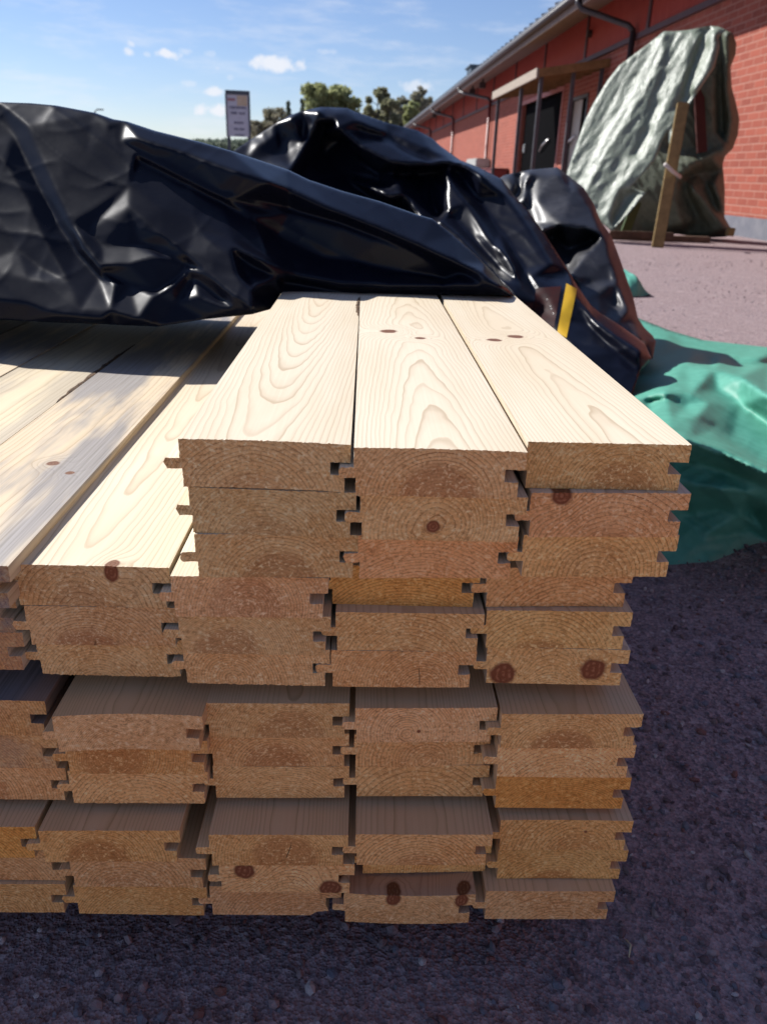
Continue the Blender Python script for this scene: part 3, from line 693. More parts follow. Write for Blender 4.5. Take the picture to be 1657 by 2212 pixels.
# --- the bulge on the right
bT3 = [(1060, 400), (1086, 380), (1108, 374), (1145, 367), (1203, 362), (1224, 378), (1260, 406), (1281, 440), (1297, 480), (1318, 508), (1331, 540), (1352, 600), (1368, 647), (1378, 692), (1396, 720), (1416, 739), (1409, 776),
       (1380, 770), (1320, 730), (1260, 690), (1200, 620), (1150, 540), (1100, 450)]
def T3(d, *pp): return [(x, y, 2.75-max(0, y-380)*.0020-d*.019) for x, y in pp]
bT3 = T3(-1.0, *bT3)
L3 = [
 T3(3.0, (1145, 374), (1136, 410), (1133, 425)), T3(-2, (1120, 380), (1122, 410)), T3(1.5, (1100, 385), (1112, 400)),
 T3(2.6, (1165, 380), (1161, 435), (1177, 488)), T3(0.5, (1140, 400), (1146, 450), (1158, 480)),
 T3(3.6, (1210, 375), (1235, 420), (1265, 470)), T3(3.2, (1240, 400), (1280, 460), (1310, 520)),
 T3(5.0, (1174, 496), (1213, 484), (1255, 490), (1297, 506)),
 T3(-3.5, (1190, 510), (1230, 540), (1285, 520)), T3(-1.5, (1222, 570), (1229, 584)),
 T3(4.0, (1296, 510), (1262, 550), (1232, 588), (1240, 600)),
 T3(3.6, (1300, 515), (1315, 560), (1330, 610), (1355, 670)), T3(3.0, (1270, 600), (1290, 640), (1320, 680)),
 T3(2.2, (1255, 615), (1318, 609)), T3(4.0, (1262, 650), (1310, 618), (1316, 610)), T3(1.0, (1290, 690), (1330, 660)),
 T3(4.2, (1280, 676), (1296, 682), (1330, 700), (1385, 735)), T3(1.0, (1345, 620), (1370, 690), (1395, 735)),
]
def wr3(x, y): return -(ridge(x, y, 90, 45, -.5, 9.3, 6)*.003) + .001*noise.noise(Vector((x*.02, y*.02, 7.7)))
def sk3(dy, dz):
    def f(t, x, y):
        if t <= 16: return (dy*.3, dy, dz)
        return (0, dy*.4, 0)
    return f
M_black2 = plastic('dusty_black_plastic', (.014, .014, .018), .38, .2, (.14, .14, .16), 6, .015, .45)
sheet('side_bulge', bT3, L3, M_black2, BLK, step=5.0, smooth=2, wrinkle=wr3, skirt=[sk3(.015, .001), sk3(.06, -.004), sk3(.16, -.012), sk3(.30, -.03), sk3(.40, -.2), sk3(.42, -.5)])
# yellow and red print on the sheet
M_yel = material('yellow_print', **speckled((.55, .32, .01), (.62, .38, .015), 30, .5))
M_redp = material('faded_red_print', **speckled((.035, .008, .008), (.022, .008, .009), 30, .6, spec=.1))
from mathutils.bvhtree import BVHTree
def patch(name, quad, mat, surf, off=.0016):
    """printed strip lying on the sheet: quad of image places projected onto it"""
    me = surf.data; tree = BVHTree.FromPolygons([v.co+BLK.location for v in me.vertices], [p.vertices[:] for p in me.polygons])
    a, b, c, d = [Vector(q) for q in quad]; n, m = 18, 5; vs = []; fs = []
    for i in range(n+1):
        for j in range(m+1):
            q = a.lerp(d, i/n).lerp(b.lerp(c, i/n), j/m); r_ = ray(q.x, q.y).normalized(); h = tree.ray_cast(CAM, r_)
            vs.append((h[0] if h[0] else CAM+r_*1.05)-r_*off-BLK.location)
    for i in range(n):
        for j in range(m): k = i*(m+1)+j; fs.append((k, k+1, k+m+2, k+m+1))
    return mesh_obj(name, vs, fs, mat, BLK, smooth=True)
patch('yellow_print', [(1223, 612), (1246, 624), (1223, 730), (1203, 718)], M_yel, MOUND)
patch('red_print', [(1158, 622), (1212, 618), (1196, 708), (1150, 690)], M_redp, MOUND)
# ------------------------------------------------------------------ ground
def ground_mat(g, p):
    P = g.pos()
    c1 = g.vor(P, 170, out='Color'); c2 = g.vor(P, 420, out='Color'); e = g.vor(P, 170); e2 = g.vor(P, 420)
    n = g.noise(P, 2.2, 4, .6); n2 = g.noise(P, 30, 4, .6)
    r, gg, b = g.sep(c1); r2, g2, b2 = g.sep(c2)
    a = g.mix(r, (.09, .054, .060), (.48, .37, .365)); a = g.mix(g.ss(gg, .72, .9), a, (.16, .155, .18)); a = g.mix(g.ss(b, .93, .97), a, (.55, .50, .48))
    bb = g.mix(r2, (.085, .052, .058), (.48, .37, .365)); bb = g.mix(g.ss(b2, .9, .97), bb, (.10, .10, .12))
    col = g.mix(.55, a, bb); col = g.mix(g.lin(n, .3, .7, 0, .4), col, (.30, .225, .22)); n3 = g.noise(P, 11, 5, .7); col = g.mix(g.ss(n2, .60, .72), col, (.09, .068, .07)); col = g.mix(g.m('MULTIPLY', g.ss(n3, .56, .72), .6), col, (.52, .42, .41))
    g.put(p.inputs['Base Color'], col); p.inputs['Roughness'].default_value = .9
    g.put(p.inputs['Normal'], g.bump(g.m('ADD', g.m('MULTIPLY', e, 1.0), g.m('ADD', g.m('MULTIPLY', e2, .5), g.m('MULTIPLY', n2, .6))), .9, .003))
M_ground = material('gravel_ground', (.2, .16, .16), .9, .2, build=ground_mat)
nx = 60; vs = []; fs = []
def warp(t): return math.copysign(abs(t)**4*500+abs(t)*6, t)
for i in range(nx+1):
    for j in range(nx+1):
        x, y = warp(i/nx*2-1), warp(j/nx*2-1); d = math.hypot(x, y)
        vs.append((x, y, .010*noise.noise(Vector((x*.9, y*.9, 0)))*(1 if d > .0 else 0) if d < 60 else 0))
for i in range(nx):
    for j in range(nx): k = i*(nx+1)+j; fs.append((k, k+nx+1, k+nx+2, k+1))
gr = mesh_obj('ground', vs, fs, M_ground, smooth=True); gr['kind'] = 'structure'
def stone_mat(g, p):
    i = g.island(); n = g.noise(g.pos(), 260, 4, .6)
    wn = g.node('ShaderNodeTexWhiteNoise', noise_dimensions='1D'); g.put(wn.inputs['W'], g.m('MULTIPLY', i, 917.3))
    r, gg, b = g.sep(wn.outputs['Color'])
    c = g.mix(r, (.10, .065, .07), (.36, .27, .265)); c = g.mix(g.ss(gg, .7, .8), c, (.17, .17, .20)); c = g.mix(g.ss(b, .94, .96), c, (.55, .50, .48)); c = g.mix(g.ss(b, .08, .04), c, (.22, .10, .08))
    g.put(p.inputs['Base Color'], g.mix(g.lin(n, .3, .7, 0, .4), c, (.12, .09, .09))); g.put(p.inputs['Normal'], g.bump(n, .6, .002))
M_stone = material('loose_stones', (.2, .16, .16), .85, .3, build=stone_mat)
def scatter_stones():
    rs = np.random.RandomState(5)
    bm = bmesh.new(); bmesh.ops.create_icosphere(bm, subdivisions=1, radius=1); bm.verts.index_update()
    base = np.array([v.co[:] for v in bm.verts]); bf = np.array([[v.index for v in f.verts] for f in bm.faces]); bm.free()
    V_, F_ = [], []; n = 0
    for k in range(22000):
        if k < 15000: x, y = rs.uniform(-.75, 1.1), rs.uniform(.12, 1.7); s_ = .0017*math.exp(rs.exponential(.5))
        else: x, y = rs.uniform(.3, 4.6), rs.uniform(1.2, 9.0); s_ = .0025*math.exp(rs.exponential(.42))
        s_ = min(s_, .0046)
        sc = s_*rs.uniform(.5, 1.35, 3)*np.array([1, 1, .75])
        v = base*(1+rs.uniform(-.22, .22, (len(base), 1)))*sc
        a = rs.uniform(0, 6.28); c, s = math.cos(a), math.sin(a)
        v = np.stack([v[:, 0]*c-v[:, 1]*s, v[:, 0]*s+v[:, 1]*c, v[:, 2]], 1)
        z = .010*noise.noise(Vector((x*.9, y*.9, 0)))
        V_.append(v+np.array([x, y, z+sc[2]*.45])); F_.append(bf+n); n += len(base)
    V_ = np.concatenate(V_); F_ = np.concatenate(F_)
    me = bpy.data.meshes.new('loose_gravel'); me.from_pydata(V_.tolist(), [], F_.tolist()); me.update(); me.materials.append(M_stone)
    o = bpy.data.objects.new('loose_gravel', me); C.objects.link(o)
    tag(o, 'loose reddish grey gravel stones spread over the yard', 'gravel', kind='stuff')
scatter_stones()
mb = MB(); p0 = atz(1352, 2030, .006); p1 = atz(1358, 2068, .004); mb.tube([p0, p0.lerp(p1, .5)+Vector((.002, 0, .004)), p1], [.0007, .0009, .0005], 6)
tag(mb.build('straw', material('straw', (.5, .42, .27), .8), smooth=True), 'short dry straw lying on the gravel right of the stack', 'straw')

# ------------------------------------------------------------------ green tarpaulin on the ground
def tarpmat(name, col, col2, rough, bs, bstr, trans=.0, dist=.01, spec=.5):
    def f(g, p):
        P = g.pos(); n = g.noise(P, bs, 4, .6, .8); n2 = g.noise(P, bs*5, 3, .6)
        g.put(p.inputs['Base Color'], g.mix(g.ss(n2, .3, .7), col, col2))
        g.put(p.inputs['Roughness'], g.m('ADD', rough, g.m('MULTIPLY', n2, .15)))
        g.put(p.inputs['Normal'], g.bump(g.m('ADD', n, g.m('MULTIPLY', n2, .25)), bstr, dist))
        if trans:
            tr = g.node('ShaderNodeBsdfTranslucent'); g.put(tr.inputs[0], g.mix(g.ss(n2, .3, .7), col, col2))
            mx = g.node('ShaderNodeMixShader'); mx.inputs[0].default_value = trans
            out = g.N['Material Output']; g.L.new(p.outputs[0], mx.inputs[1]); g.L.new(tr.outputs[0], mx.inputs[2]); g.L.new(mx.outputs[0], out.inputs[0])
    return material(name, col, rough, spec, build=f)
M_green = tarpmat('green_tarpaulin', (.075, .30, .22), (.10, .36, .27), .48, 7, .09, .12)
def gz(x, y, z): return (x, y, atz(x, y, z).y)
def gl(*pp): return [gz(*p) for p in pp]
bG = gl((1340, 668, .0), (1385, 690, 0.004), (1450, 715, .004), (1520, 735, .004), (1657, 750, .004), (1800, 775, .004), (1960, 800, .004), (1960, 1000, .1), (1960, 1130, .0), (1800, 1150, .0), (1657, 1172, .0), (1550, 1215, .0), (1430, 1228, .0), (1330, 1210, .02), (1300, 1000, .10), (1310, 850, .10))
LG = [
 gl((1365, 760, .05), (1420, 770, .05), (1480, 755, .02), (1560, 770, .03), (1657, 785, .02), (1800, 810, .02)),
 gl((1440, 735, .03), (1500, 765, .06), (1530, 780, .02)), gl((1600, 790, .03), (1640, 775, .05), (1680, 760, .02)),
 gl((1420, 790, .10), (1480, 785, .13), (1541, 795, .16), (1600, 812, .18), (1657, 852, .20), (1800, 930, .22)),
 gl((1551, 845, .14), (1600, 875, .13), (1657, 915, .12), (1800, 980, .12)),
 gl((1380, 860, .17), (1430, 850, .19), (1490, 850, .18), (1530, 870, .17)), gl((1400, 870, .15), (1440, 862, .175), (1480, 882, .16)),
 gl((1400, 905, .20), (1450, 905, .215), (1500, 900, .20), (1544, 915, .17)),
 gl((1540, 922, .165), (1580, 950, .150), (1640, 985, .145), (1700, 1005, .14)), gl((1536, 932, .185), (1576, 960, .185), (1636, 995, .175), (1700, 1020, .16)),
 gl((1330, 925, .22), (1440, 932, .225), (1478, 949, .225), (1559, 973, .21), (1657, 1019, .20), (1800, 1075, .18), (1960, 1120, .1)),
 gl((1400, 985, .165), (1490, 1000, .165), (1570, 1020, .16), (1657, 1055, .15)),
 gl((1420, 1040, .135), (1500, 1052, .14), (1559, 1052, .15), (1606, 1064, .14), (1657, 1085, .12), (1750, 1110, .09)),
 gl((1480, 1110, .06), (1559, 1100, .08), (1620, 1110, .06)), gl((1559, 1056, .15), (1600, 1110, .08), (1657, 1150, .03)),
 gl((1420, 1150, .04), (1520, 1160, .035), (1620, 1150, .02)),
]
def wrg(x, y): return -(ridge(x, y, 90, 26, .45, 12.3, 6)*.006 + ridge(x, y, 110, 40, -.5, 15.1, 6)*.003)*min(1, max(0, (y-690)/60))*.8
def skg(dz, o):
    return lambda t, x, y: (0, o, dz)
G1 = sheet('green_tarp', bG, LG, M_green, None, step=6, smooth=2, wrinkle=wrg, skirt=[skg(-.004, .004), skg(-.02, .012)])
tag(G1, 'crumpled green tarpaulin lying on the gravel beside the stack', 'tarp')
# scrap of the same sheet farther back
def scrap():
    c = atz(1380, 634, .0); n = 22; vs = []; fs = []
    for i in range(n+1):
        for j in range(n+1):
            u, v = i/n*2-1, j/n*2-1
            r = math.hypot(u, v)
            h = .10*max(0, 1-abs(u)**2.4)*max(0, 1-abs(v)**3)**.7+.014*noise.noise(Vector((u*2.2, v*2.2, 3)))+.004
            vs.append((c.x-.06+u*.10+.03*noise.noise(Vector((u, v, 9))), c.y+.10+v*.24+.05*u, h))
    for i in range(n):
        for j in range(n): k = i*(n+1)+j; fs.append((k, k+n+1, k+n+2, k+1))
    o = mesh_obj('tarp_scrap', vs, fs, M_green, smooth=True)
    tag(o, 'small humped scrap of green tarpaulin alone on the sunlit gravel', 'tarp')
scrap()

# ------------------------------------------------------------------ grey-green cover over a frame
def c4(x, y): return (1193+.28*x, 32.5+.28*y)
def covermat(g, p):
    P = g.pos(); n = g.noise(g.v('MULTIPLY', P, (1, 1, .45)), 9, 4, .6, 1.5); n2 = g.noise(g.v('MULTIPLY', P, (1, 1, .5)), 26, 5, .7, .5); n3 = g.noise(P, 90, 3, .6)
    c = g.mix(g.ss(n2, .3, .7), (.165, .195, .145), (.22, .25, .195))
    g.put(p.inputs['Base Color'], c); g.put(p.inputs['Roughness'], g.lin(n3, .3, .7, .3, .5))
    g.put(p.inputs['Normal'], g.bump(g.m('ADD', g.m('MULTIPLY', n, .8), g.m('MULTIPLY', n2, .55)), .5, .024))
M_cover = material('grey_green_tarpaulin', (.25, .3, .26), .4, .4, build=covermat)
def cv(x, y, Y): q = c4(x, y); return (q[0], q[1], Y)
def YC(x, y):   # left edge farther, right edge nearer; leaning back towards the top
    return 8.55 - (x-600)*.00085 + (900-y)*.00075
def cl(d, *pp): return [cv(x, y, YC(x, y)-d) for x, y in pp]
outl = [(118, 1215), (180, 1020), (260, 800), (320, 680), (430, 500), (520, 385), (620, 310), (740, 220), (860, 125), (940, 125), (1080, 110), (1195, 82), (1290, 90), (1340, 115),
        (1280, 172), (1290, 240), (1250, 400), (1130, 580), (1010, 760), (930, 950), (905, 1000), (900, 880), (850, 960), (790, 1120), (720, 1200), (600, 1330), (720, 1370), (590, 1530), (460, 1665), (380, 1600), (300, 1560), (160, 1500), (80, 1380)]
bC = [cv(x, y, YC(x, y)) for x, y in outl]
LC = [cl(.05, (860, 135), (850, 300), (800, 450), (640, 700), (480, 950), (330, 1200), (240, 1400)),
      cl(-.01, (780, 230), (640, 480), (470, 760), (330, 1020), (230, 1250)),
      cl(.0, (900, 300), (840, 480), (790, 650), (700, 850), (560, 1100), (420, 1350), (330, 1550)),
      cl(.03, (1130, 180), (1060, 330), (1000, 520), (880, 760), (820, 900), (700, 1100), (520, 1330), (440, 1550)),
      cl(-.08, (1190, 95), (1150, 220), (1090, 380), (1060, 500), (1020, 640)), cl(.08, (1250, 160), (1230, 300), (1180, 430), (1100, 580)),
      cl(.03, (860, 640), (800, 800), (780, 950)), cl(-.04, (820, 700), (740, 900), (640, 1080)), cl(-.12, (640, 1345), (560, 1430), (480, 1560))]
def wrc(x, y):
    return -(ridge(x, y, 120, 13, -1.05, 22.3, 4)*.014 + ridge(x, y, 60, 22, -.7, 25.3, 5)*.010)
COV = empty('covered_frame_tarp', (2.6, 8.5, 0.3)); tag(COV, 'shiny grey-green tarpaulin hung over a tall timber frame by the brick wall', 'tarp')
def skc(dx, dy, dz): return lambda t, x, y: (dx, dy, dz)
sheet('front_sheet', bC, LC, M_cover, COV, step=5, smooth=2, wrinkle=wrc, skirt=[skc(.004, .01, 0), skc(.0, .03, -.003)])
# rear drape, seen from inside the opening
drp = [(1330, 112), (1390, 140), (1418, 220), (1412, 300), (1372, 400), (1382, 560), (1410, 660), (1441, 800), (1430, 920), (1390, 1030), (1330, 1090), (1312, 1150), (1328, 1340), (1326, 1560), (1372, 1640), (1384, 1695), (1330, 1712), (1170, 1720), (1000, 1690), (760, 1690), (500, 1690), (420, 1600), (480, 1400), (700, 1000), (900, 500), (1150, 140)]
def YD(x, y): return 9.35 - max(0, x-1000)*.0004 - max(0, 800-y)*.0004
bD = [cv(x, y, YD(x, y)) for x, y in drp]
def dl(d, *pp): return [cv(x, y, YD(x, y)-d) for x, y in pp]
LD = [dl(.25, (1340, 130), (1350, 400), (1340, 600), (1370, 800), (1340, 1000)), dl(-.05, (1290, 200), (1290, 600), (1300, 900)), dl(.2, (1250, 600), (1250, 900), (1180, 1050)),
      dl(.35, (1000, 1235), (1100, 1150), (1220, 1080), (1330, 1040)), dl(.0, (1010, 1250), (1120, 1220), (1300, 1200)),
      dl(.4, (980, 1245), (1080, 1340), (1200, 1480), (1330, 1640)), dl(.1, (1000, 1280), (1060, 1420), (1130, 1580), (1160, 1700)), dl(.34, (960, 1300), (950, 1450), (1000, 1600)),
      dl(.3, (1250, 1300), (1300, 1450)), dl(.05, (1180, 1300), (1260, 1500))]
def wrd(x, y): return -(ridge(x, y, 80, 14, 1.0, 32.3, 4)*.03)
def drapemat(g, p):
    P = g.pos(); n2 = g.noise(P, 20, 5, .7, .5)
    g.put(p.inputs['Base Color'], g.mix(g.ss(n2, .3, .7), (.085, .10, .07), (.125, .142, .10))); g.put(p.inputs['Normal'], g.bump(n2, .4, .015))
M_drape = material('shaded_tarpaulin_inside', (.1, .09, .06), .6, .3, build=drapemat)  # same tarpaulin as the cover, darkened: interior shade put into the colour
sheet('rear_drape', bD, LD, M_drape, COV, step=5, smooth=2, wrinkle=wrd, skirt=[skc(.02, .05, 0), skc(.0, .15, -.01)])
FRM = empty('timber_frame', (2.74, 7.8, 0)); tag(FRM, 'rough timber frame with a leaning post under the grey-green tarpaulin', 'frame')
M_post = material('weathered_post', **speckled((.19, .125, .045), (.27, .18, .068), 14, .8, .3, .004))
M_dark = material('dark_timber', **speckled((.07, .04, .025), (.12, .07, .045), 14, .85, .3, .004))
def FL(p): return p - Vector(FRM.location)
a = at(*c4(808, 1792), 7.74); a.z = 0; b = at(*c4(985, 800), 8.18); b2 = a+(b-a)*1.12
mb = MB(); mb.beam(FL(a), FL(b2), .105, .05, up=(.2, 1, 0), bev=.006); mb.build('post', M_post, FRM)
a = at(*c4(560, 1680), 8.6); b = at(*c4(650, 1440), 8.75); mb = MB(); mb.beam(FL(a), FL(b), .10, .03, up=(0, 1, 0), bev=.004); mb.build('brace', material('green_stick', **speckled((.05, .085, .025), (.07, .11, .035), 12, .7)), FRM)
a = at(*c4(440, 1690), 8.5); b = at(*c4(930, 1705), 8.4); mb = MB(); mb.beam(FL(a), FL(b), .05, .07, bev=.005); mb.build('bottom_rail', M_dark, FRM)
a = at(*c4(440, 1740), 8.7); b = at(*c4(1200, 1765), 8.6); mb = MB(); mb.beam(FL(a), FL(b), .12, .14, bev=.006); mb.build('base_beam', M_dark, FRM)
a = at(*c4(1362, 1705), 8.75); b = at(*c4(1380, 1640), 8.75); mb = MB(); mb.beam(FL(a), FL(b), .07, .07, up=(0, 1, 0), bev=.006); mb.build('beam_end', M_post, FRM)
a = at(*c4(1150, 1060), 9.0); b = at(*c4(1125, 560), 9.05); mb = MB(); mb.beam(FL(a), FL(b), .10, .05, up=(0, 1, 0), bev=.005); mb.build('inner_post', material('red_timber', **speckled((.05, .012, .010), (.07, .017, .013), 12, .8)), FRM)
a = at(*c4(865, 1150), 7.88); b = at(*c4(985, 1250), 7.98); mb = MB(); mb.tube([FL(a), FL(a.lerp(b, .5))+Vector((0, -.02, -.01)), FL(b)], .017, 8); mb.build('cord', material('white_cord', (.55, .50, .45), .8), FRM, smooth=True)

# ------------------------------------------------------------------ brick building
AZ = rad(-1.3)
BORG = Vector((4.560, 9.337, 0))
BLD = empty('brick_building', BORG, (0, 0, -AZ))   # local: +y along the wall, -x towards the yard
tag(BLD, 'long low red brick building with red timber upper cladding and metal eaves', 'building')
def brickmat(g, p):
    P = g.obj(); x, y, z = g.sep(P)
    br = g.node('ShaderNodeTexBrick'); g.put(br.inputs['Vector'], g.comb(y, z, 0))
    br.inputs['Color1'].default_value = (.33, .085, .055, 1); br.inputs['Color2'].default_value = (.22, .054, .037, 1); br.inputs['Mortar'].default_value = (.40, .21, .16, 1)
    br.inputs['Scale'].default_value = 1; br.inputs['Mortar Size'].default_value = .009; br.inputs['Mortar Smooth'].default_value = .3
    br.inputs['Brick Width'].default_value = .27; br.inputs['Row Height'].default_value = .085; br.inputs['Bias'].default_value = 0
    n = g.noise(P, 5, 5, .65); n2 = g.noise(P, 60, 3, .6)
    c = g.mix(g.lin(n, .35, .65, 0, .35), br.outputs[0], (.32, .105, .07)); c = g.mix(g.lin(n2, .3, .7, 0, .25), c, (.30, .10, .07))
    g.put(p.inputs['Base Color'], c); g.put(p.inputs['Normal'], g.bump(g.m('SUBTRACT', g.m('MULTIPLY', n2, .3), br.outputs['Fac']), .7, .01))
M_brick = material('red_brick', (.4, .14, .09), .9, .2, build=brickmat)
def cladmat(g, p):
    P = g.obj(); x, y, z = g.sep(P)
    n = g.noise(g.v('MULTIPLY', P, (1, 2.5, .6)), 6, 4, .6); s_ = g.m('FRACT', g.m('MULTIPLY', y, 7.0)); gp = g.ss(s_, .07, .03)
    c = g.mix(g.ss(n, .3, .7), (.27, .032, .02), (.33, .052, .035)); c = g.mix(gp, c, (.10, .015, .012))
    g.put(p.inputs['Base Color'], c); g.put(p.inputs['Normal'], g.bump(g.m('SUBTRACT', 1, gp), .5, .006))
M_clad = material('red_cladding', (.4, .06, .04), .75, .25, build=cladmat)
M_trim = material('dark_trim', **speckled((.055, .018, .022), (.075, .028, .03), 8, .6))
M_found = material('concrete_plinth', **speckled((.12, .125, .15), (.17, .17, .19), 6, .9, .3, .004))
M_metal = material('dark_metal', **speckled((.035, .028, .03), (.05, .04, .042), 10, .42, spec=.5))
M_roof = material('roof_metal', **speckled((.16, .17, .18), (.22, .23, .24), 4, .4, spec=.5))
M_soff = material('soffit_boards', **speckled((.17, .13, .11), (.22, .17, .145), 7, .8))
M_pipe = material('dark_red_pipe', **speckled((.16, .02, .018), (.20, .03, .026), 8, .4, spec=.5))
LEN = 62.0
Y0 = -14.0
# openings along the wall: (y0, y1, z top)
OPEN = [(8.25, 9.62, 2.16), (10.35, 14.75, 2.38)]
def wall_box(mb, y0, y1, z0, z1): mb.box(0, .3, y0, y1, z0, z1)
mb = MB(); cur = Y0
for (a, b, zt) in OPEN:
    wall_box(mb, cur, a, .22, 2.72); wall_box(mb, a, b, zt, 2.72); cur = b
wall_box(mb, cur, LEN, .22, 2.72)
mb.build('brick_wall', M_brick, BLD)
mb = MB(); cur = Y0
for (a, b, zt) in OPEN: mb.box(-.03, .27, cur, a, -.1, .22); cur = b
mb.box(-.03, .27, cur, LEN, -.1, .22); mb.build('plinth', M_found, BLD)
mb = MB(); mb.box(-.03, .27, Y0, LEN, 2.80, 3.62); mb.build('cladding', M_clad, BLD)
mb = MB(); mb.box(-.06, .26, Y0, LEN, 2.72, 2.80); mb.build('trim_board', M_trim, BLD)
for k in range(-4, 15):
    s = 5.1+k*3.62
    if s < Y0+1 or s > LEN: continue
    mb = MB(); mb.box(-.055, -.028, s-.06, s+.06, 2.80, 3.60); mb.build('cover_strip', M_trim, BLD)
# roof: soffit, fascia, gutter, sheet
mb = MB(); sv = [(-.90, Y0, 3.29), (-.90, LEN, 3.29), (.3, LEN, 3.65), (.3, Y0, 3.65)]
mb.add(sv+[(x, y, z+.03) for x, y, z in sv], [(0, 1, 2, 3), (7, 6, 5, 4), (0, 4, 5, 1), (1, 5, 6, 2), (2, 6, 7, 3), (3, 7, 4, 0)]); mb.build('soffit', M_soff, BLD)
mb = MB(); mb.box(-.935, -.902, Y0, LEN, 3.22, 3.40); mb.build('fascia', M_soff, BLD)
mb = MB(); mb.tube([(-.995, Y0, 3.37), (-.995, LEN, 3.37)], .06, 12); mb.build('gutter', M_metal, BLD, smooth=True)
mb = MB(); slope = .30
ys = [Y0+i*(LEN-Y0)/200 for i in range(201)]
vs = []; fs = []
for y in ys: vs += [(-1.02, y, 3.47), (7.0, y, 3.47+8.02*slope), (7.0, y, 3.43+8.02*slope), (-1.02, y, 3.44)]
for i in range(200):
    for q in range(4): fs.append((i*4+q, i*4+(q+1) % 4, (i+1)*4+(q+1) % 4, (i+1)*4+q))
fs += [(0, 1, 2, 3), (803, 802, 801, 800)]
mb = MB(); mb.add(vs, fs)
for k in range(int((LEN-Y0)/.55)): y = Y0+k*.55; mb.beam((-1.03, y, 3.485), (2.5, y, 3.485+3.53*slope), .04, .05)
mb.build('roof', M_roof, BLD)
mb = MB(); mb.box(6.7, 7.0, Y0, LEN, 0, 5.3); mb.build('rear_wall', M_brick, BLD)
mb = MB(); mb.box(.3, 6.7, LEN-.3, LEN-.003, 0, 3.6); mb.build('gable_wall', M_brick, BLD)
# down pipes with swan necks
for s, yo in ((5.62, .35), (19.75, 1.5), (29.5, 1.2), (39.9, 1.4)):
    mat_ = M_metal if s < 6 else M_pipe
    mb = MB(); mb.tube([(-.99, s+yo*.9, 3.33), (-.99, s+yo*.9, 3.25), (-.93, s+yo*.8, 3.17), (-.16, s+.12, 2.94), (-.10, s, 2.84)], .05, 10); o = mb.build('gutter_elbow', M_metal, BLD, smooth=True)
    mb = MB(); mb.tube([(-.10, s, 2.84), (-.10, s, .15), (-.2, s, .08)], .05, 10); 
    for z in (.6, 1.5, 2.4): mb.tube([(-.10, s, z-.02), (-.10, s, z+.02)], .06, 10)
    mb.build('downpipe', mat_, BLD, smooth=True)
# lamps and vent under the eaves
for s in (19.0, 21.2, 32.0, 34.0):
    mb = MB(); mb.tube([(-.5, s, 3.42), (-.5, s, 3.30)], .03, 8); mb.box(-.61, -.41, s-.09, s+.09, 3.14, 3.31, bev=.015); mb.build('eave_lamp', M_metal, BLD)
mb = MB(); mb.tube([(-.03, 8.45, 3.2), (-.12, 8.45, 3.2)], .07, 12); mb.build('wall_vent', M_metal, BLD)
# roof ventilation box
mb = MB(); mb.box(.6, 1.5, 30, 31.4, 3.9, 5.0, bev=.02); mb.box(.52, 1.58, 29.92, 31.48, 4.98, 5.06, bev=.01); mb.build('roof_vent', material('blue_grey_metal', (.05, .075, .10), .5), BLD)
# doors
M_door = material('black_door', (.003, .003, .0035), .9, .02)
M_frame = material('door_frame', **speckled((.35, .13, .11), (.45, .18, .15), 8, .7))
M_beige = material('beige_door', **speckled((.34, .30, .26), (.40, .36, .31), 6, .5))
M_steel = material('bright_steel', (.6, .6, .6), .3, metal=1)
dr = empty('sliding_door', (0, 12.55, 0), parent=BLD)
mb = MB(); mb.box(.10, .15, -2.2, 2.2, .02, 2.38); mb.build('door_leaf', M_door, dr)
mb = MB(); mb.box(-.02, .14, 2.2, 2.30, 0, 2.48); mb.box(-.02, .14, -2.30, -2.2, 0, 2.48); mb.box(-.02, .14, -2.2, 2.2, 2.38, 2.48); mb.build('door_frame', M_frame, dr)
mb = MB(); mb.tube([(.06, -.1, 1.20), (.03, -.5, 1.32), (.06, -1.0, 1.45)], .018, 8); mb.build('door_handle', M_steel, dr, smooth=True)
mb = MB(); mb.box(.05, .10, 1.75, 1.95, 1.20, 1.42, bev=.02); mb.build('door_lock', M_steel, dr)
dr2 = empty('entrance_door', (0, 8.93, 0), parent=BLD)
mb = MB(); mb.box(.08, .13, .02, .66, .02, 2.1); mb.build('door_leaf', M_beige, dr2)
mb = MB(); mb.box(.09, .14, -.66, -.02, .02, 2.1); mb.build('dark_leaf', M_door, dr2)
mb = MB(); mb.box(-.02, .12, .66, .72, 0, 2.16); mb.box(-.02, .12, -.72, -.66, 0, 2.16); mb.box(-.02, .12, -.66, .66, 2.1, 2.16); mb.build('door_frame', M_metal, dr2)
mb = MB(); mb.tube([(.03, .85, 1.20), (.0, .5, 1.31), (.03, .15, 1.42)], .022, 8); mb.build('door_handle', M_steel, dr2, smooth=True)
# canopy
cp = empty('canopy', (0, 0, 0), parent=BLD)
M_canw = material('canopy_underside', **speckled((.16, .085, .03), (.24, .13, .05), 9, .8))
M_canf = material('weathered_fascia', **speckled((.29, .24, .19), (.36, .30, .24), 12, .8))
M_cpost = material('painted_post', **speckled((.05, .045, .05), (.075, .07, .078), 10, .5))
vs = [(-1.3, 7.05, 2.40), (-1.3, 11.8, 2.40), (0, 11.8, 2.62), (0, 7.05, 2.62)]
mb = MB(); mb.add(vs+[(x, y, z-.05) for x, y, z in vs], [(0, 1, 2, 3), (7, 6, 5, 4), (0, 4, 5, 1), (1, 5, 6, 2), (2, 6, 7, 3), (3, 7, 4, 0)]); mb.build('canopy_roof', M_canw, cp)
mb = MB(); mb.box(-1.34, -1.30, 7.03, 11.82, 2.26, 2.42); mb.build('fascia_board', M_canf, cp)
mb = MB(); mb.beam((-1.295, 7.03, 2.335), (-.003, 7.03, 2.55), .03, .14); mb.build('end_board', M_canw, cp)
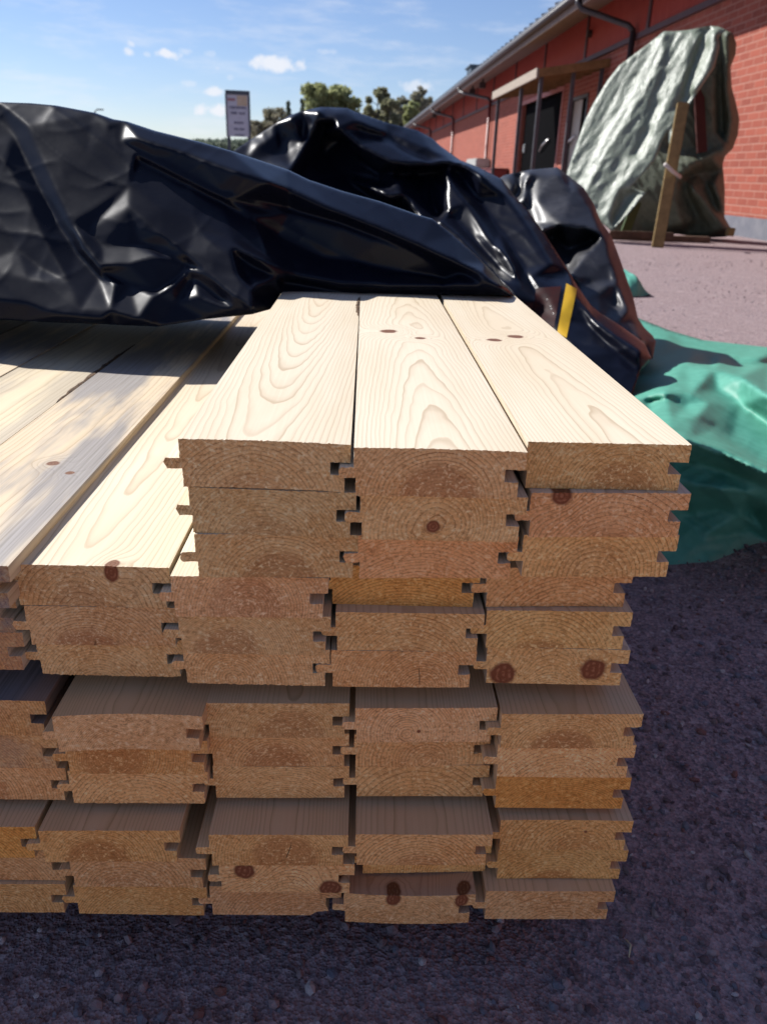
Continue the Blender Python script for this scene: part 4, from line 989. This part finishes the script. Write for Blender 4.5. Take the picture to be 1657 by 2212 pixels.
for k in range(7): y = 7.35+k*.7; mb = MB(); mb.beam((-1.29, y, 2.29), (-.05, y, 2.50), .06, .10); mb.build('rafter', M_canw, cp)
for (x, y, zt) in ((-1.22, 8.9, 2.34), (-1.22, 7.12, 2.34), (-.62, 7.16, 2.42), (-.10, 7.16, 2.50), (-1.22, 11.6, 2.34)):
    mb = MB(); mb.box(x-.035, x+.035, y-.035, y+.035, 0, zt, bev=.006); mb.build('post', M_cpost, cp)
# low dark red block and grey box by the wall
mb = MB(); mb.box(-.5, -.05, 15.9, 18.2, .05, .78, bev=.02); mb.box(-.53, -.03, 15.87, 18.23, .78, .81); cab = mb.build('low_block', material('dark_red_paint', (.13, .012, .012), .5), None)
cab.location = BORG; cab.rotation_euler = (0, 0, -AZ); tag(cab, 'low dark red block standing against the brick wall', 'low_block')
mb = MB(); mb.box(-.5, -.02, 19.3, 21.6, .86, 1.12, bev=.03); mb.box(-.42, -.1, 19.5, 21.4, .0, .86); o = mb.build('meter_box', material('grey_box', **speckled((.28, .28, .26), (.4, .4, .38), 8, .6)), None)
o.location = BORG; o.rotation_euler = (0, 0, -AZ); tag(o, 'grey box standing at the wall beyond the red block', 'box')

# ------------------------------------------------------------------ sign, lamp, trees
def sign():
    Y = 40.0; tl = at(488, 196, Y); br = at(540, 297, Y)
    w_, cx, zt, zb = 1.0, (tl.x+br.x)/2-.0, tl.z, br.z+.02
    e = empty('pylon_sign', (cx, Y, 0), (0, 0, .12)); tag(e, 'tall pale advertising sign in a dark frame beyond the black sheet', 'sign')
    M_f = material('sign_frame', (.045, .055, .07), .5); M_p = material('sign_face', **speckled((.43, .43, .48), (.48, .48, .53), 3, .6))
    mb = MB(); mb.box(-w_/2, w_/2, .02, .22, zb, zt); mb.build('panel', M_p, e)
    mb = MB(); mb.box(-w_/2-.03, w_/2+.06, -.02, .26, zt-.14, zt+.03); mb.box(-w_/2-.04, -w_/2+.02, -.02, .26, zb, zt-.14); mb.box(w_/2-.02, w_/2+.06, -.02, .30, zb, zt-.14); mb.build('frame', M_f, e)
    for sx_ in (-w_/2+.05, w_/2-.02):
        mb = MB(); mb.box(sx_-.07, sx_+.07, .05, .2, 0, zb); mb.build('post', M_f, e)
    H = zt-zb
    M_y = material('sign_picture', **speckled((.46, .34, .22), (.52, .42, .30), 3, .6)); M_r = material('sign_red', (.30, .16, .17), .6); M_t = material('sign_text', (.12, .12, .17), .6)
    mb = MB(); mb.box(-.02, .44, .012, .02, zt-.58, zt-.17); mb.build('picture', M_y, e)
    mb = MB(); mb.box(-.44, -.10, .012, .02, zt-.40, zt-.28); mb.build('logo', M_r, e)
    r = random.Random(4)
    for (zz, x0, x1, h) in ((.66, -.36, .38, .12), (.88, -.30, -.02, .13), (.88, .06, .34, .13), (1.27, -.18, .26, .11), (1.53, -.20, .0, .10), (1.53, .06, .28, .10), (1.78, -.16, .26, .09)):
        mb = MB(); x = x0
        while x < x1-.03:
            ww = r.uniform(.035, .07); mb.box(x, min(x+ww, x1), .010, .02, zt-zz-h/2*r.uniform(.7, 1), zt-zz+h/2*r.uniform(.7, 1)); x += ww+.022
        mb.build('text_line', M_t, e)
sign()
p = at(206, 240, 75.0); e = empty('street_lamp', (p.x, 75, 0)); tag(e, 'thin street lamp far off above the black sheet', 'lamp')
mb = MB(); mb.tube([(0, 0, 0), (0, 0, p.z), (.25, 0, p.z+.12)], [.09, .06, .04], 8); mb.build('pole', M_metal, e, smooth=True)
mb = MB(); mb.box(.15, .75, -.1, .1, p.z+.08, p.z+.18, bev=.03); mb.build('lamp_head', M_metal, e)

def leafmat(name, a, b, tr=.3):
    def f(g, p):
        i = g.island(); wn = g.node('ShaderNodeTexWhiteNoise', noise_dimensions='1D'); g.put(wn.inputs['W'], g.m('MULTIPLY', i, 531.7))
        c = g.mix(wn.outputs[0], a, b); g.put(p.inputs['Base Color'], c)
        t = g.node('ShaderNodeBsdfTranslucent'); g.put(t.inputs[0], c); mx = g.node('ShaderNodeMixShader'); mx.inputs[0].default_value = tr
        g.L.new(p.outputs[0], mx.inputs[1]); g.L.new(t.outputs[0], mx.inputs[2]); g.L.new(mx.outputs[0], g.N['Material Output'].inputs[0])
    return material(name, a, .7, .2, build=f)
M_birch = leafmat('birch_leaves', (.28, .31, .14), (.46, .48, .25), .6)
M_pinef = leafmat('pine_needles', (.21, .22, .13), (.36, .35, .22), .55)
M_spruce = leafmat('spruce_needles', (.10, .13, .10), (.19, .22, .16), .45)
M_bare = leafmat('budding_twigs', (.22, .21, .13), (.36, .33, .24), .4)
M_trunk = material('tree_bark', **speckled((.07, .055, .045), (.20, .18, .16), 3, .9))
def tree(name, px, pytop, Y, width_px, kind, label, seed, grp):
    r = random.Random(seed); top = at(px, pytop, Y); h = top.z; k = Y/1700*1.02; wd = width_px*k*1.35
    e = empty(name, (top.x, Y, 0)); tag(e, label, 'tree', grp)
    mb = MB(); lean = r.uniform(-.2, .2); mb.tube([(0, 0, -.1), (lean*.3, 0, h*.4), (lean, 0, h*.75), (lean, 0, h*.97)], [.16, .12, .07, .015], 8)
    cl_ = []
    if kind in ('birch', 'bare'):
        nb = 48 if kind == 'birch' else 40
        for q in range(nb):
            z = h*r.uniform(.15, .93); f = (1-((z/h-.5)/.5)**2)**.5 if z > h*.5 else .8+.2*r.random()
            a = r.uniform(0, 6.28); L = wd/2*f*r.uniform(.5, 1.0)
            tip = Vector((lean*z/h+math.cos(a)*L, math.sin(a)*L, min(h*.99, z+L*r.uniform(.2, .9))))
            mb.tube([(lean*z/h*.8, 0, z*.86), (Vector((lean*z/h*.8, 0, z*.86))+tip)/2+Vector((0, 0, .1)), tip], [.05, .03, .008], 5)
            cl_.append((tip, wd*r.uniform(.08, .17)))
            cl_.append(((tip+Vector((lean*z/h, 0, z)))/2, wd*r.uniform(.08, .15)))
        cl_.append((Vector((lean, 0, h*.95)), wd*.14))
    elif kind == 'pine':
        for q in range(44):
            z = h*r.uniform(.2, .97); f = .3+.7*max(0, 1-abs(z/h-.55)/.5); a = r.uniform(0, 6.28); L = wd/2*f*r.uniform(.4, 1)
            tip = Vector((lean+math.cos(a)*L, math.sin(a)*L, z+r.uniform(-.2, .4)))
            mb.tube([(lean*.8, 0, z-.2), tip], [.05, .01], 5); cl_.append((tip, wd*r.uniform(.08, .15)))
        cl_.append((Vector((lean, 0, h*.96)), wd*.12))
    else:
        nl = 24
        for q in range(nl):
            z = h*(.12+.86*q/nl); L = wd/2*1.25*(1.05-q/nl)*r.uniform(.7, 1.15)
            for s_ in range(5):
                a = r.uniform(0, 6.28); tip = Vector((lean*z/h+math.cos(a)*L*.7, math.sin(a)*L*.7, z-.15*L)); cl_.append((tip, max(.12, L*.42)))
    mb.build('trunk', M_trunk, e, smooth=True)
    tot = {'birch': 11000, 'bare': 4200, 'pine': 9000, 'spruce': 7000}[kind]; ls = {'birch': .17, 'bare': .13, 'pine': .17, 'spruce': .16}[kind]*Y/70
    vs = []; fs = []; sw = sum(c[1]**2 for c in cl_)
    for c, rad_ in cl_:
        for q in range(int(tot*rad_**2/sw)+1):
            d = Vector((r.gauss(0, 1), r.gauss(0, 1), r.gauss(0, .8))).normalized()*rad_*r.random()**.45
            if kind in ('birch', 'bare'): d.z -= abs(r.gauss(0, .25))*rad_
            pz = c+d
            if pz.z > h: pz.z = h-r.random()*.3
            u = Vector((r.gauss(0, 1), r.gauss(0, 1), r.gauss(0, 1))).normalized(); v = u.cross(Vector((r.gauss(0, 1), r.gauss(0, 1), r.gauss(0, 1)))).normalized()
            s1, s2 = ls*r.uniform(.5, 1.2), ls*r.uniform(.3, .7); b = len(vs)
            vs += [pz-u*s1, pz+v*s2, pz+u*s1, pz-v*s2]; fs.append((b, b+1, b+2, b+3))
    mesh_obj('crown', vs, fs, {'birch': M_birch, 'bare': M_bare, 'pine': M_pinef, 'spruce': M_spruce}[kind], e)
GT = 'trees beyond the yard'
tree('birch_tree', 692, 182, 92, 60, 'birch', 'leafy green birch, left of the pair of full crowns above the black sheet', 1, GT)
tree('birch_tree', 732, 186, 94, 56, 'birch', 'leafy green birch, right of the pair of full crowns above the black sheet', 2, GT)
tree('spruce_tree', 625, 212, 96, 22, 'spruce', 'narrow grey-green spruce, taller left one beside the birches', 3, GT)
tree('spruce_tree', 655, 206, 98, 26, 'spruce', 'dark pointed spruce just left of the leafy birches', 4, GT)
tree('birch_tree', 592, 232, 90, 40, 'bare', 'low thin-leaved tree right of the tall sign', 5, GT)
tree('birch_tree', 562, 262, 88, 44, 'bare', 'lowest thin-leaved bush-like tree next to the tall sign', 6, GT)
tree('pine_tree', 818, 192, 96, 54, 'pine', 'dark bushy pine, leftmost and tallest of the right-hand tree group', 7, GT)
tree('pine_tree', 846, 214, 94, 40, 'pine', 'shorter dark pine beside the tallest pine', 8, GT)
tree('birch_tree', 872, 205, 100, 32, 'bare', 'sparse budding birch behind the shorter pine', 9, GT)
tree('birch_tree', 908, 182, 104, 34, 'bare', 'tall sparse birch with pale budding twigs near the roof end', 10, GT)
tree('birch_tree', 930, 205, 106, 26, 'bare', 'sparse birch closest to the roof end', 11, GT)
tree('birch_tree', 890, 215, 98, 30, 'birch', 'small leafy birch between the sparse birches', 12, GT)
# far tree line
def far_wood(name, label, x0, x1, top, Y0_, n, mat, seed):
    r = random.Random(seed); vs = []; fs = []
    for k in range(n):
        px = r.uniform(x0, x1); Y = r.uniform(Y0_, Y0_*1.12); p = at(px, 330, Y); lo = -1 if Y0_ > 140 else 0
        hmax = at(px, top(px)+5*noise.noise(Vector((px*.12, 1, seed)))+4*noise.noise(Vector((px*.5, 3, seed)))+abs(r.gauss(0, 4)), Y).z
        z = hmax*r.random()**.55
        sz_ = .30 if Y0_ > 140 else .22
        u = Vector((r.gauss(0, 1), r.gauss(0, 1), r.gauss(0, 1))).normalized()*sz_; v = u.cross(Vector((r.gauss(0, 1), r.gauss(0, 1), r.gauss(0, 1)))).normalized()*sz_*.65
        c = Vector((p.x, Y, z)); b = len(vs); vs += [c-u, c+v, c+u, c-v]; fs.append((b, b+1, b+2, b+3))
    o = mesh_obj(name, vs, fs, mat); tag(o, label, 'wood', kind='stuff')
far_wood('distant_wood', 'low dark line of woodland on the horizon left of the sign', 395, 560, lambda x: 301, 150, 9000, M_spruce, 77)
far_wood('distant_undergrowth', 'grey-brown undergrowth and thicket between the trees behind the black sheet', 540, 950, lambda x: 272-18*max(0, min(1, (x-560)/120)) if x < 760 else 236+8*math.sin(x*.05), 108, 26000, M_bare, 78)
